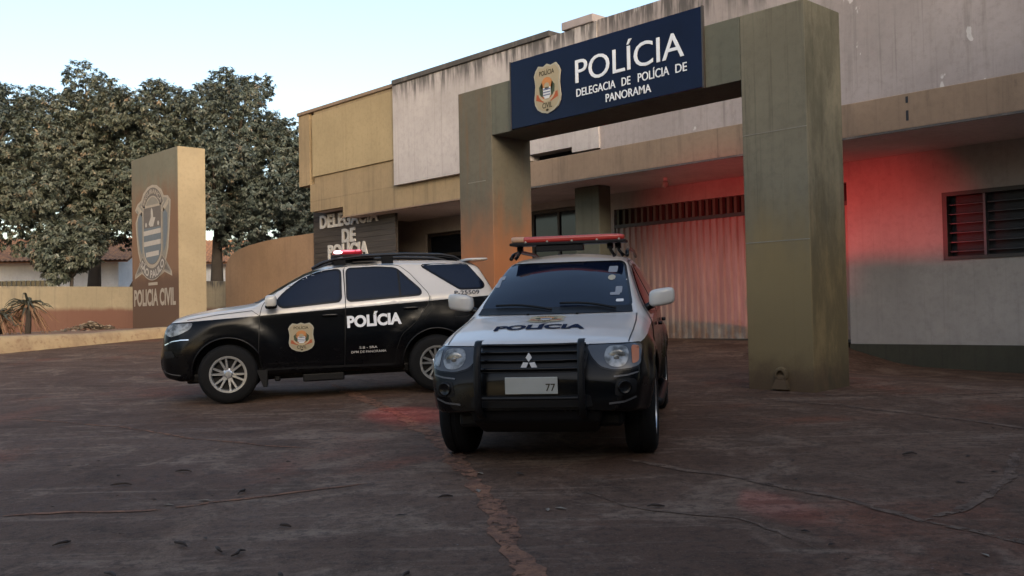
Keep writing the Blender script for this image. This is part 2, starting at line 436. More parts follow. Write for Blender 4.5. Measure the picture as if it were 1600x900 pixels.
def sheet(name, xs, ys, zf, mat, keep=None):
    v = [(x, y, zf(x, y)) for y in ys for x in xs]; nx = len(xs)
    f = []
    for j in range(len(ys) - 1):
        for i in range(nx - 1):
            if keep and not keep((xs[i] + xs[i + 1]) / 2, (ys[j] + ys[j + 1]) / 2): continue
            f.append((j * nx + i, j * nx + i + 1, (j + 1) * nx + i + 1, (j + 1) * nx + i))
    return tag(mesh_obj(name, v, f, mat, smooth=True), kind='structure')
def terrace_z(y, x=None):
    return max(lot_z(kerb_x(y), y), 1.02) + .296
def terrain_z(x, y):
    if x < -35: return 1.33
    if x < kerb_x(y) - .3: return .85
    return lot_z(max(-30, min(15, x)), max(-14, min(17.3, y))) - .12
xs = [-900, -400, -200, -120, -80, -60, -48, -40, -36, -33, -30, -28] + [-27.2 + .35 * i for i in range(9)] + [-24 + 1.5 * i for i in range(28)] + [20, 30, 50, 90, 180, 400, 900]
ys = [-900, -400, -180, -90, -50, -30, -20] + [-16 + 1.5 * i for i in range(24)] + [20, 24, 30, 40, 60, 100, 200, 400, 900]
xs = sorted(set(xs))
sheet('ground', xs, ys, terrain_z, 'soil')
ty = [-14 + .8 * i for i in range(60)]
v = []; f = []
for y in ty:
    x0 = kerb_x(y) - .55; z0 = terrace_z(min(y, 17))
    for k in range(8):
        t = k / 7; v.append((x0 + (-37 - x0) * t, y, z0 + (1.335 - z0) * min(1, t * 1.6) + .012 * math.sin(y * 3 + k * 2)))
for j in range(len(ty) - 1):
    for k in range(7):
        a = j * 8 + k; f.append((a, a + 1, a + 9, a + 8))
tag(mesh_obj('terrace', v, f, 'soil', smooth=True), kind='structure')
# concrete lot: edge follows the kerb
vs = []; fs = []
ny, nx = 66, 90
for j in range(ny + 1):
    y = -14 + (17.6 + 14) * j / ny; x0 = kerb_x(y) + .0
    for i in range(nx + 1):
        x = x0 + (15 - x0) * i / nx; vs.append((x, y, lot_z(x, y)))
for j in range(ny):
    for i in range(nx):
        a = j * (nx + 1) + i; fs.append((a, a + 1, a + nx + 2, a + nx + 1))
tag(mesh_obj('parking_lot', vs, fs, 'lot', smooth=True), kind='structure')
# kerb: sloping soil-stained bank between the lot and the terrace
vs = []; fs = []
ky = [-12 + .4 * i for i in range(73)]
for y in ky:
    x = kerb_x(y); z = lot_z(x, y); wob = .025 * math.sin(y * 2.3) + .02 * math.sin(y * 5.1 + 1)
    for dx, dz in ((.03, -.12), (.0 + wob * .3, .0), (-.05 + wob, .17), (-.10 + wob, .26), (-.20 + wob, .30), (-.75, .30), (-.8, -.1)):
        vs.append((x + dx, y, max(z, 1.02) + dz if dz > .1 else z + dz))
for j in range(len(ky) - 1):
    for i in range(6):
        a = j * 7 + i; fs.append((a, a + 1, a + 8, a + 7))
tag(mesh_obj('kerb', vs, fs, 'kerb', smooth=True, angle=50), kind='structure')
# joints and cracks of the slab, filled with soil
def joint(pts, wd, mat, seed):
    r = random.Random(seed); P = []
    for a, b in zip(pts[:-1], pts[1:]):
        n = max(2, int(math.dist(a, b) / .09))
        P += [(a[0] + (b[0] - a[0]) * k / n, a[1] + (b[1] - a[1]) * k / n) for k in range(n)]
    P.append(pts[-1]); v = []; f = []; wl = wr = wd * .5; off = 0
    for i, p in enumerate(P):
        q = P[min(i + 1, len(P) - 1)]; o = P[max(i - 1, 0)]
        d = Vector((q[0] - o[0], q[1] - o[1])).normalized(); nn = Vector((-d.y, d.x))
        off = .9 * off + r.uniform(-.02, .02); wl = max(.006, .6 * wl + .4 * wd * r.uniform(.0, 1.1)); wr = max(.006, .6 * wr + .4 * wd * r.uniform(.0, 1.1))
        e = min(1, i / 5, (len(P) - 1 - i) / 5)
        for s in (wl * e + .002 + off, -wr * e - .002 + off):
            x, y = p[0] + nn.x * s, p[1] + nn.y * s; v.append((x, y, lot_z(x, y) + .005))
    for i in range(len(P) - 1): f.append((2 * i, 2 * i + 1, 2 * i + 3, 2 * i + 2))
    tag(mesh_obj('slab_joint', v, f, mat), kind='structure')
joint([(-12.75, 8.16), (-10.89, 7.37), (-8.5, 6.42), (-6.69, 5.47), (-5.28, 4.52), (-4.43, 4.0), (-3.45, 3.3), (-2.6, 2.7)], .14, 'soil_joint', 1)
joint([(-9.5, 10.0), (-6.61, 9.9), (-5.33, 9.84), (-4.14, 9.53), (-3.17, 9.28), (-.5, 8.8)], .06, 'pale_joint', 2)
joint([(-5.2, 6.0), (-4.63, 5.96), (-3.98, 5.93), (-3.11, 5.7), (-2.45, 5.5), (-1.85, 5.37), (-.5, 5.0)], .055, 'pale_joint', 3)
joint([(-2.82, 8.23), (-2.53, 6.89), (-2.38, 6.06), (-2.45, 5.5)], .07, 'pale_joint', 4)
joint([(-7.6, 1.2), (-7.08, 1.91), (-6.76, 2.3), (-6.41, 2.72), (-6.19, 3.42), (-5.94, 4.24)], .035, 'soil_joint', 5)
joint([(-6.9, 10.35), (-5.6, 10.6), (-4.3, 11.6), (-3.6, 12.9)], .05, 'pale_joint', 6)
joint([(-4.6, 4.9), (-4.0, 4.75), (-3.3, 4.9), (-2.6, 4.6)], .02, 'pale_joint', 8)
joint([(-13.0, 3.6), (-11.0, 4.1), (-9.2, 4.3), (-7.6, 4.7)], .03, 'soil_joint', 9)

# ------------------------------------------------------------------ police station
B = empty('police_station', (-15, 17.4, .9))
tag(B, 'long flat-roofed police station with white and beige upper wall and shaded canopy', 'building')
def part(mb, name, mat, parent=B, **kw):
    o = mb.obj(name, mat, None, **kw); o.parent = parent
    o.matrix_parent_inverse = Matrix.Translation(-Vector(parent.location)) if parent.type == 'EMPTY' else Matrix()
    return o
def root_loc(p):
    l = Vector((0, 0, 0))
    while p is not None: l += p.location; p = p.parent
    return l
XR = 4.0
# ground floor wall behind the canopy, with its openings
m = MB()
for x0, x1, z0, z1 in ((-24.4, -22.7, .3, 4.70), (-22.7, -21.98, .3, 4.548), (-21.98, -20.3, 3.98, 4.548), (-20.3, -17.65, .3, 4.548), (-17.65, -15.72, 4.24, 4.548),
                       (-15.72, -14.8, .3, 4.548), (-14.8, -8.95, 4.02, 4.548), (-8.95, -7.14, .92, 4.548), (-7.14, -4.7, .92, 2.42), (-7.14, -4.7, 3.62, 4.548), (-4.7, XR, .92, 4.548)):
    m.box(x0, x1, 17.3, 17.5, z0, z1)
part(m, 'lower_wall', 'grey_wall')
part(MB().box(-8.95, XR, 17.27, 17.52, .3, .915), 'base_band', 'base_band')
# darkness inside: back room wall and floor behind the openings
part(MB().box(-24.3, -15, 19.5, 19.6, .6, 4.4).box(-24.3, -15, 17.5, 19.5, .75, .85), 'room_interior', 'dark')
part(MB().box(-14.9, -8.9, 17.62, 17.7, 3.5, 4.2), 'vent_backing', 'dark')
# upper walls
part(MB().box(-22.7, -15.08, 14.95, 15.15, 4.42, 4.998).box(-24.4, -22.702, 14.95, 15.15, 4.70, 4.998).box(-24.4, -24.15, 14.95, 15.15, 5.002, 5.5).box(-25.0, -24.402, 14.95, 15.15, 5.5, 7.6)
     .box(-24.15, -20.12, 14.95, 15.15, 5.002, 7.6), 'upper_wall', 'beige_dirty')
part(MB().box(-25.0, -24.8, 15.152, 26, 5.5, 7.6), 'side_wall', 'beige_dirty')
part(MB().box(-24.4, -24.2, 15.152, 26, 4.72, 5.498), 'side_wall', 'beige_dirty')
part(MB().box(-24.4, -24.2, 15.60, 26, .6, 4.718), 'side_wall', 'beige_dirty')
part(MB().box(XR - .2, XR, 15.152, 26, .3, 7.19), 'side_wall', 'white_wall')
part(MB().box(-24.398, XR, 26.002, 26.2, .3, 7.6), 'rear_wall', 'white_wall')
part(MB().box(-22.7, -15.1, 14.90, 14.948, 4.385, 4.42), 'soffit_lip', 'fascia')
part(MB().box(-24.18, -20.16, 14.90, 14.948, 5.70, 7.50), 'beige_panel', 'beige', bevel=.006)
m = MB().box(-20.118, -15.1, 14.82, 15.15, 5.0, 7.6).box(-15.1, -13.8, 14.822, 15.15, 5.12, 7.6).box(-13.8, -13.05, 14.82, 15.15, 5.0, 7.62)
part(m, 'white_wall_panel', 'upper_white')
part(MB().box(-13.048, XR, 14.87, 15.15, 4.952, 7.66), 'white_wall_right', 'shaded_white')
part(MB().box(-14.0, -13.1, 14.78, 15.3, 7.622, 7.80), 'parapet_step', 'white_wall', bevel=.02)
part(MB().box(-25.03, -20.1, 14.9, 15.25, 7.602, 7.70), 'parapet_coping', 'fascia', bevel=.012)
part(MB().box(-20.098, -14.36, 14.77, 15.25, 7.602, 7.73), 'parapet_cap', 'cap', bevel=.015)
part(MB().box(-24.9, XR, 15.3, 26, 7.2, 7.35), 'roof_slab', 'cap')
# canopy
part(MB().box(-15.078, XR, 14.78, 14.948, 4.40, 4.95), 'canopy_fascia', 'fascia', bevel=.012)
part(MB().box(-15.09, XR, 14.765, 14.79, 4.365, 4.40), 'fascia_drip', 'cap')
part(MB().box(-22.7, XR, 15.152, 17.298, 4.402, 4.55).box(-15.07, XR, 14.952, 15.15, 4.402, 4.55).box(-24.4, -22.702, 15.152, 17.298, 4.705, 4.80), 'canopy_ceiling', 'ceiling')
part(MB().box(-14.62, -13.9, 15.75, 16.15, .6, 4.40), 'canopy_column', 'concrete_olive', bevel=.02)
part(MB().box(-6.62, -6.58, 14.776, 14.80, 4.52, 4.68), 'drain_slot', 'dark')
part(MB().box(-6.62, -6.58, 14.776, 14.80, 4.80, 4.90), 'drain_slot', 'dark')
# gate under the canopy
m = MB(); n = 0; x = -14.78; P = .172
pts = []
while x < -8.97:
    pts += [(x, 17.33), (x + .05, 17.33), (x + .075, 17.375), (x + .147, 17.375)]; x += P
pts.append((-8.97, 17.33))
v = []; f = []
for (a, b) in pts: v += [(a, b, 1.0), (a, b, 3.58)]
for i in range(len(pts) - 1): f.append((2 * i, 2 * i + 2, 2 * i + 3, 2 * i + 1))
m.add(v, f)
g = part(m, 'garage_gate', 'gate')
part(MB().box(-14.8, -8.95, 17.36, 17.42, .94, 1.0).box(-14.8, -8.95, 17.31, 17.45, 3.58, 3.66), 'gate_rail', 'dark_frame', g)
m = MB(); x = -14.75
while x < -9.0:
    m.box(x, x + .065, 17.34, 17.46, 3.66, 4.02); x += .18
part(m, 'vent_fins', 'concrete_olive')
# doors at the entrance
d = part(MB().box(-21.97, -21.88, 17.36, 17.46, .85, 3.97).box(-20.4, -20.31, 17.36, 17.46, .85, 3.97).box(-21.88, -20.4, 17.36, 17.46, 3.88, 3.97).box(-21.88, -20.4, 17.36, 17.46, 3.28, 3.38), 'entrance_door', 'dark_frame')
part(MB().box(-21.875, -20.405, 17.40, 17.42, .85, 3.275).box(-21.875, -20.405, 17.40, 17.42, 3.385, 3.875), 'door_glass', 'dark_glass', d)
d = part(MB().box(-17.64, -17.56, 17.36, 17.46, .85, 4.23).box(-15.81, -15.73, 17.36, 17.46, .85, 4.23).box(-17.56, -15.81, 17.36, 17.46, 4.15, 4.23).box(-16.72, -16.65, 17.36, 17.46, .85, 4.149), 'wide_door', 'dark_frame')
part(MB().box(-17.555, -15.815, 17.40, 17.42, .85, 4.145), 'door_glass', 'dark_glass', d)
# louvred window on the right
wn = part(MB().box(-7.14, -7.06, 17.27, 17.42, 2.42, 3.62).box(-4.78, -4.7, 17.27, 17.42, 2.42, 3.62).box(-7.06, -4.78, 17.27, 17.42, 2.42, 2.48).box(-7.06, -4.78, 17.27, 17.42, 3.55, 3.62), 'louvre_window', 'dark_frame')
for sx in (-6.45, -5.60): part(MB().box(sx, sx + .04, 17.29, 17.42, 2.482, 3.548), 'mullion', 'steel_slat', wn)
part(MB().box(-7.06, -4.78, 17.46, 17.48, 2.48, 3.55), 'window_pane', 'dark', wn)
m = MB()
for k in range(6):
    z = 2.56 + k * .165
    for a, b in ((-7.055, -6.455), (-6.405, -5.605), (-5.555, -4.785)):
        m.add([(a, 17.33, z), (b, 17.33, z), (b, 17.40, z + .02), (a, 17.40, z + .02), (a, 17.33, z + .008), (b, 17.33, z + .008), (b, 17.40, z + .028), (a, 17.40, z + .028)],
              [(0, 1, 2, 3), (7, 6, 5, 4), (0, 4, 5, 1), (1, 5, 6, 2), (2, 6, 7, 3), (3, 7, 4, 0)])
part(m, 'louvre_slats', 'steel_slat', wn)
# small lamp under the canopy
lp = part(MB().lathe([(.0, 4.402), (.05, 4.40), (.05, 4.34), (.0, 4.34)], 12, 'Z', (-12.35, 16.1, 0)), 'ceiling_lamp', 'ceiling', smooth=True, angle=40)
part(MB().lathe([(.0, 4.339), (.05, 4.33), (.075, 4.27), (.06, 4.21), (0, 4.19)], 14, 'Z', (-12.35, 16.1, 0)), 'lamp_globe', 'grey_wall', lp, smooth=True)

# ------------------------------------------------------------------ entrance portal
Pt = empty('entrance_portal', (-9.3, 11.15, .6))
tag(Pt, 'olive concrete entrance portal of two pillars and a lintel before the station', 'portal')
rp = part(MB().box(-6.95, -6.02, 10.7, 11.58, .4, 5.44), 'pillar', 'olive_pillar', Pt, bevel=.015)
lp_ = part(MB().box(-12.63, -11.78, 10.7, 11.6, .4, 5.44), 'pillar', 'glow_dust_pillar', Pt, bevel=.015)
part(MB().box(-11.778, -6.952, 10.702, 11.58, 4.60, 5.438), 'lintel', 'concrete_olive', Pt, bevel=.01)
for z_ in (2.47, 3.86): part(MB().box(-6.94, -6.03, 10.696, 10.72, z_, z_ + .012), 'pour_seam', 'seam', rp)
part(MB().box(-12.4, -11.95, 10.696, 10.72, 3.86, 3.872), 'pour_seam', 'seam', lp_)
m = MB().lathe([(.10, -.02), (.085, -.045), (.055, -.05), (.05, .0), (.05, .01)], 16, 'Y', (-6.46, 10.7, .80))
m.add([(-6.58, 10.69, .62), (-6.35, 10.69, .62), (-6.40, 10.69, .80), (-6.52, 10.69, .80), (-6.58, 10.63, .62), (-6.35, 10.63, .62), (-6.41, 10.66, .78), (-6.51, 10.66, .78)],
      [(0, 3, 2, 1), (4, 5, 6, 7), (0, 4, 7, 3), (1, 2, 6, 5), (3, 7, 6, 2)])
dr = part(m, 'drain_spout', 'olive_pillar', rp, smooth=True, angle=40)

# badge: shield of the civil police as flat layers
def shield_outline(s=1.0):
    half = [(0, .50), (.13, .455), (.30, .485), (.40, .40), (.455, .30), (.43, .20), (.415, .08), (.43, -.05), (.455, -.17), (.43, -.29), (.35, -.39), (.2, -.46), (.0, -.50)]
    P = half + [(-x, y) for x, y in half[1:-1]][::-1]
    return [(x * s, y * s) for x, y in P]
def disc(cx, cy, rx, ry, n=20, a0=0, a1=360):
    return [(cx + rx * math.cos(R_(a0 + (a1 - a0) * k / n)), cy + ry * math.sin(R_(a0 + (a1 - a0) * k / n))) for k in range(n if a1 - a0 == 360 else n + 1)]
def arc_band(cx, cy, r0, r1, a0, a1, n=14, ky=1):
    o = [(cx + r1 * math.cos(R_(a0 + (a1 - a0) * k / n)), cy + ky * r1 * math.sin(R_(a0 + (a1 - a0) * k / n))) for k in range(n + 1)]
    i = [(cx + r0 * math.cos(R_(a0 + (a1 - a0) * k / n)), cy + ky * r0 * math.sin(R_(a0 + (a1 - a0) * k / n))) for k in range(n + 1)]
    return o + i[::-1]
def badge_layers(step=None):
    L = [(0, 'badge_rim', *flat_poly(shield_outline(1.0), step)), (1, 'badge_cream', *flat_poly(shield_outline(.92), step))]
    L.append((2, 'badge_orange', *flat_poly(disc(0, .07, .2, .16), step)))
    L.append((3, 'badge_cream', *flat_poly(disc(0, .05, .09, .07), step)))
    for s in (-1, 1):
        L.append((2, 'badge_green', *flat_poly([(s * .17, .14), (s * .27, .05), (s * .25, -.12), (s * .15, -.16), (s * .12, -.02)], step)))
        L.append((2, 'badge_red', *flat_poly([(s * .10, -.17), (s * .36, -.08), (s * .38, -.2), (s * .12, -.27)], step)))
    L.append((3, 'badge_white', *flat_poly([(-.13, .02), (.13, .02), (.13, -.13), (.07, -.2), (-.07, -.2), (-.13, -.13)], step)))
    for k in range(3):
        L.append((4, 'badge_blue', *flat_poly([(-.12, -.005 - k * .055), (.12, -.005 - k * .055), (.12, -.03 - k * .055), (-.12, -.03 - k * .055)], step)))
    L.append((3, 'gold', *flat_poly(arc_band(0, .08, .30, .35, 215, 325, 12), step)))
    L.append((2, 'badge_dark', *text2d('POLÍCIA', .52, .12, .02, step=step, cy=.335)))
    L.append((2, 'badge_dark', *text2d('CIVIL', .34, .11, .02, step=step, cy=-.335)))
    L.append((2, 'badge_dark', *flat_poly(disc(0, -.43, .05, .025, 10), step)))
    return L
def layers_obj(name, layers, place, parent, lift=.003, base=0.0):
    v = []; f = []; mi = []; mats = []
    for lv, mt, v2, f2 in layers:
        if mt not in mats: mats.append(mt)
        k = len(v); ok = []
        for (a, b) in v2:
            p = place(a, b, base + lift * lv); ok.append(p is not None); v.append(p if p is not None else (0, 0, 0))
        for q in f2:
            if all(ok[i] for i in q): f.append(tuple(i + k for i in q)); mi.append(mats.index(mt))
    o = mesh_obj(name, v, f, [M[x] for x in mats], parent)
    o.data.polygons.foreach_set('material_index', mi)
    return o

# ------------------------------------------------------------------ navy sign on the portal
S = empty('police_sign', (-9.38, 10.62, 4.61))
tag(S, 'navy blue sign board reading POLÍCIA mounted on the portal lintel', 'sign')
MB().box(-1.865, 1.865, .035, .075, 0, 1.09).obj('sign_panel', 'navy', S, bevel=.006)
for sx in (-1.89, 1.867): MB().box(sx, sx + .023, .033, .077, -.01, 1.1).obj('sign_edge', 'dark_frame', S)
def sign_text(name, s, w_, h_, cx, cz, bold, t=.022, sp=1.0):
    v, f = extrude2d(*text2d(s, w_, h_, bold, sp, cx=cx, cy=cz), lambda a, b, d: (a, .034 - d, b), t)
    return mesh_obj(name, v, f, 'white_letter', S)
sign_text('lettering', 'POLÍCIA', 2.01, .445, .575, .70, .0, .012)
for wd_, a_, b_, hh in (('DELEGACIA', -.42, .35, .12), ('DE', .47, .63, .12), ('POLÍCIA', .77, 1.32, .158), ('DE', 1.43, 1.62, .12)):
    sign_text('lettering', wd_, b_ - a_, hh, (a_ + b_) / 2, .27 + hh / 2, .004, .008)
sign_text('lettering', 'PANORAMA', .84, .12, .58, .15, .004, .008)
bd, bf = extrude2d(*flat_poly([(x * .63 - 1.02, y * .78 + .51) for x, y in shield_outline(1)]), lambda a, b, d: (a, .034 - d, b), .02)
bo = mesh_obj('badge', bd, bf, 'badge_rim', S)
layers_obj('badge_emblem', badge_layers(), lambda u, v, d: (u * .63 - 1.02, (.012) - d, v * .78 + .51), bo)

# ------------------------------------------------------------------ dark slatted board under the canopy edge
D = empty('slatted_sign', (-23.05, 15.45, .9))
tag(D, 'dark slatted board reading DELEGACIA DE POLÍCIA half under the canopy', 'sign')
m = MB(); z = .0
while z < 3.80:
    h = .148; m.box(-2.02, 2.10, .0 + (int(z * 100) % 3) * .004, .05, z, z + h); z += .155
m.box(-2.02, 2.10, .052, .09, 0, 3.8)
m.obj('slat_panel', 'slats', D)
for s, w_, cx, cz in (('DELEGACIA', 2.95, -.12, 3.54), ('DE', .67, -.10, 3.055), ('POLÍCIA', 2.04, -.16, 2.675)):
    v, f = extrude2d(*text2d(s, w_, .40 if s != 'POLÍCIA' else .53, .03, 1.05, cx=cx, cy=cz), lambda a, b, d: (a, -.004 - d, b), .04)
    mesh_obj('lettering', v, f, 'grey_letter', D)

# ------------------------------------------------------------------ totem with the state crest
T = empty('crest_totem', (-28.2, 11.9, 1.3))
tag(T, 'tall totem with state crest and faded POLICIA CIVIL on its dark face', 'totem')
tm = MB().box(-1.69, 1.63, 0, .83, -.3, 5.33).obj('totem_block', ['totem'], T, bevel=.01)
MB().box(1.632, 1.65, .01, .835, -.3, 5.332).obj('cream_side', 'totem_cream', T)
def tot(u, v, d): return (u * 2.75 - .12, -.004 - d, v * 2.85 + 2.95)
def rib(pts): return pts
L = []
outer = [(-.34, .30), (-.43, .24), (-.47, .28), (-.40, .34), (-.30, .37), (-.24, .44), (-.12, .495), (.0, .51), (.12, .495), (.24, .44), (.30, .37), (.40, .36), (.47, .31), (.46, .20), (.43, .0), (.40, -.18), (.34, -.30), (.48, -.42), (.49, -.47), (.30, -.42), (.18, -.46), (0, -.48), (-.18, -.46), (-.30, -.42), (-.49, -.47), (-.48, -.42), (-.34, -.30), (-.40, -.18), (-.44, .0), (-.46, .14)]
L.append((0, 'crest_line', *flat_poly(outer)))
L.append((1, 'crest_grey', *flat_poly([(x * .93, y * .95) for x, y in outer])))
L.append((2, 'crest_line', *flat_poly(arc_band(0, .16, .22, .335, 25, 155, 18))))
L.append((3, 'crest_dark', *flat_poly(arc_band(0, .16, .235, .32, 28, 152, 18))))
for s in (-1, 1):
    L.append((2, 'crest_blue', *flat_poly([(s * .28, .25), (s * .39, .18), (s * .385, 0), (s * .34, -.15), (s * .28, -.22)])))
    L.append((2, 'crest_dark', *flat_poly([(s * .30, -.30), (s * .44, -.42), (s * .30, -.39)])))
    L.append((2, 'crest_line', *flat_poly([(s * .40, .33), (s * .25, .24), (s * .27, .19), (s * .42, .28)])))
sh = lambda k: [(-.235 * k, .30 * k), (.235 * k, .30 * k)] + [(.235 * k * math.cos(R_(-a)), -.12 * k + .20 * k * math.sin(R_(-a))) for a in range(0, 181, 15)]
L.append((3, 'crest_line', *flat_poly([(x, y - .02) for x, y in sh(1.06)])))
L.append((4, 'crest_dark', *flat_poly([(x, y - .02) for x, y in sh(.98)])))
L.append((5, 'crest_blue', *flat_poly([(-.225, .06), (.225, .06)] + [(.225 * math.cos(R_(-a)), -.14 + .185 * math.sin(R_(-a))) for a in range(0, 181, 15)])))
for k, hw in ((0, .225), (1, .22), (2, .17)):
    y = -.02 - k * .115; L.append((6, 'crest_white', *flat_poly([(-hw, y), (hw, y + .01), (hw, y + .06), (-hw, y + .05)])))
L.append((6, 'crest_white', *flat_poly([(-.05, .07), (.03, .07), (.09, .16), (.03, .165), (.02, .24), (-.01, .27), (-.03, .24), (-.03, .17), (-.09, .10)])))
for s in (-1, 1): L.append((6, 'crest_white', *flat_poly(disc(s * .16, .095, .025, .025, 10))))
L.append((7, 'crest_line', *flat_poly(arc_band(0, -.06, .30, .44, 215, 325, 18))))
L.append((8, 'crest_dark', *flat_poly(arc_band(0, -.06, .31, .43, 216, 324, 18))))
def arc_text(s, r, h, a0, a1, cy, bold, top=False):
    v, f = text2d(s, 1, h, bold, step=.06); o = []
    for (x, y) in v:
        a = a0 + (a1 - a0) * (x + .5); rr = r + (y if top else -y)
        o.append((rr * math.cos(R_(a)), cy + rr * math.sin(R_(a))))
    return o, f
L.append((9, 'crest_white', *arc_text('SÃO PAULO', .365, .10, 219, 321, -.06, .03)))
L.append((4, 'crest_line', *arc_text('SEGURANÇA', .275, .06, 148, 32, .16, .02, True)))
L.append((2, 'crest_line', *flat_poly([(-.12, -.52), (.12, -.52), (.12, -.55), (-.12, -.55)])))
layers_obj('state_crest', L, tot, T, lift=.0025)
v, f = text2d('POLICIA CIVIL', 3.0, .52, .035); layers_obj('lettering', [(0, 'crest_line', v, f)], lambda a, b, d: (a - .05, -.005 - d, b + 1.02), T)

# ------------------------------------------------------------------ walls of the grounds
pts = [(-25.12, .9)] + [(-31.0, .9)] + [(-31.0, 3.35), (-30.85, 3.62), (-30.5, 3.84), (-30.0, 3.97), (-29.3, 4.07), (-28.4, 4.13), (-27.2, 4.17), (-25.12, 4.18)]
v, f = extrude2d(*flat_poly(pts[::-1] if False else pts), lambda a, b, d: (a, 15.75 - d, b), .18)
tag(mesh_obj('terracotta_wall', v, f, 'terracotta'), 'terracotta side wall with rounded top corner joining the station', 'wall')
m = MB().box(-33.15, -33.0, -12, 13.2, .9, 2.80).box(-33.15, -33.0, 13.2, 24, .9, 3.02)
m.obj('boundary_wall', 'garden_wall', bevel=.02)
tag(bpy.data.objects['boundary_wall'], 'low yellow boundary wall with red soil splashed along its foot', 'wall')

# ------------------------------------------------------------------ houses beyond
def house(name, x, y, rz, L_, W_, h, rh, label, wins):
    H = empty(name, (x, y, 1.3), (0, 0, rz)); tag(H, label, 'house')
    MB().box(-W_ / 2, W_ / 2, -L_ / 2, L_ / 2, -.3, h).obj('wall', 'house_white', H)
    e = .6; v = []; f = []
    n = int((L_ + 2 * e) / .22)
    rf = MB()
    for k in range(n):
        y0 = -L_ / 2 - e + k * .22
        for s in (-1, 1):
            rf.add([(s * (W_ / 2 + e), y0, h - .15), (s * (W_ / 2 + e), y0 + .11, h - .09), (s * (W_ / 2 + e), y0 + .22, h - .15), (0, y0, h + rh), (0, y0 + .11, h + rh + .06), (0, y0 + .22, h + rh)],
                   [(0, 1, 4, 3), (1, 2, 5, 4)])
    for s in (-1, 1):
        rf.add([(s * (W_ / 2 + e), -L_ / 2 - e, h - .24), (s * (W_ / 2 + e), L_ / 2 + e, h - .24), (0, L_ / 2 + e, h + rh - .1), (0, -L_ / 2 - e, h + rh - .1)], [(0, 1, 2, 3)])
    rf.obj('roof', 'tile', H)
    for sy in (-1, 1): MB().add([(-W_ / 2, sy * L_ / 2, h), (W_ / 2, sy * L_ / 2, h), (0, sy * L_ / 2, h + rh), (-W_ / 2, sy * (L_ / 2 - .15), h), (W_ / 2, sy * (L_ / 2 - .15), h), (0, sy * (L_ / 2 - .15), h + rh)], [(0, 1, 2), (5, 4, 3)]).obj('gable', 'house_white', H)
    for (yc, ww, z0, z1) in wins:
        q = MB().box(W_ / 2 + .002, W_ / 2 + .05, yc - ww / 2, yc + ww / 2, z0, z1).obj('window', 'dark_glass', H)
        mm = MB()
        for k in range(int(ww / .22) + 1): mm.box(W_ / 2 + .052, W_ / 2 + .075, yc - ww / 2 + k * .22, yc - ww / 2 + k * .22 + .04, z0, z1)
        mm.obj('window_bars', 'steel_slat', q)
    return H
house('house', -54.5, 15.0, R_(-38), 14, 8, 3.4, 1.3, 'white house with orange clay roof and barred windows behind the left trees', [(-3.6, 4.4, 1.35, 2.35), (2.2, 3.0, 1.35, 2.35)])
house('house', -52.5, 30.0, R_(-38), 12, 7, 3.7, 1.3, 'pale house glimpsed between trunks behind the right-hand tree', [(-1.5, 1.4, 1.2, 2.2)])
house('house', -68, 30.5, R_(-38), 10, 8, 4.6, 1.5, 'farther white house with tan gable showing beside the totem', [])

# ------------------------------------------------------------------ trees
def leaf_mesh(name, centers, normals, size, mat, parent, seed, per=19, droop=1.0):
    g = np.random.default_rng(seed); n = len(centers)
    C = np.repeat(centers, per, 0); N = np.repeat(normals, per, 0); k = len(C)
    ang = g.uniform(0, 2 * np.pi, k)
    dirv = np.stack([np.cos(ang), np.sin(ang), np.zeros(k)], 1) * .75 + N * .45
    dirv[:, 2] -= droop * g.uniform(.3, 1.2, k)
    dirv += g.normal(0, .25, (k, 3)); dirv /= np.linalg.norm(dirv, axis=1)[:, None]
    up = np.array([0, 0, 1.]) + g.normal(0, .3, (k, 3)) + N * .7
    side = np.cross(dirv, up); side /= np.linalg.norm(side, axis=1)[:, None] + 1e-9
    ln = size * g.uniform(.7, 1.3, k)[:, None]; wd = ln * g.uniform(.15, .22, k)[:, None]
    base = C + dirv * ln * .08 + g.normal(0, size * .14, (k, 3))
    fold = np.cross(side, dirv) * wd * .35
    v0 = base; v1 = base + dirv * ln * .45 + side * wd + fold; v2 = base + dirv * ln; v3 = base + dirv * ln * .45 - side * wd + fold
    V = np.stack([v0, v1, v2, v3], 1).reshape(-1, 3)
    me = bpy.data.meshes.new(name)
    me.vertices.add(4 * k); me.vertices.foreach_set('co', V.ravel())
    me.loops.add(4 * k); me.loops.foreach_set('vertex_index', np.arange(4 * k, dtype=np.int32))
    me.polygons.add(k); me.polygons.foreach_set('loop_start', np.arange(0, 4 * k, 4, dtype=np.int32)); me.polygons.foreach_set('loop_total', np.full(k, 4, np.int32))
    me.materials.append(M[mat]); me.update()
    ct = np.repeat(np.clip(g.normal(.42, .22, n), 0, 1), per); t = np.clip(ct + g.normal(0, .14, k), 0, 1)
    at = me.attributes.new('tint', 'FLOAT', 'FACE'); at.data.foreach_set('value', t.astype(np.float32))
    o = bpy.data.objects.new(name, me); COL.objects.link(o); o.parent = parent
    return o
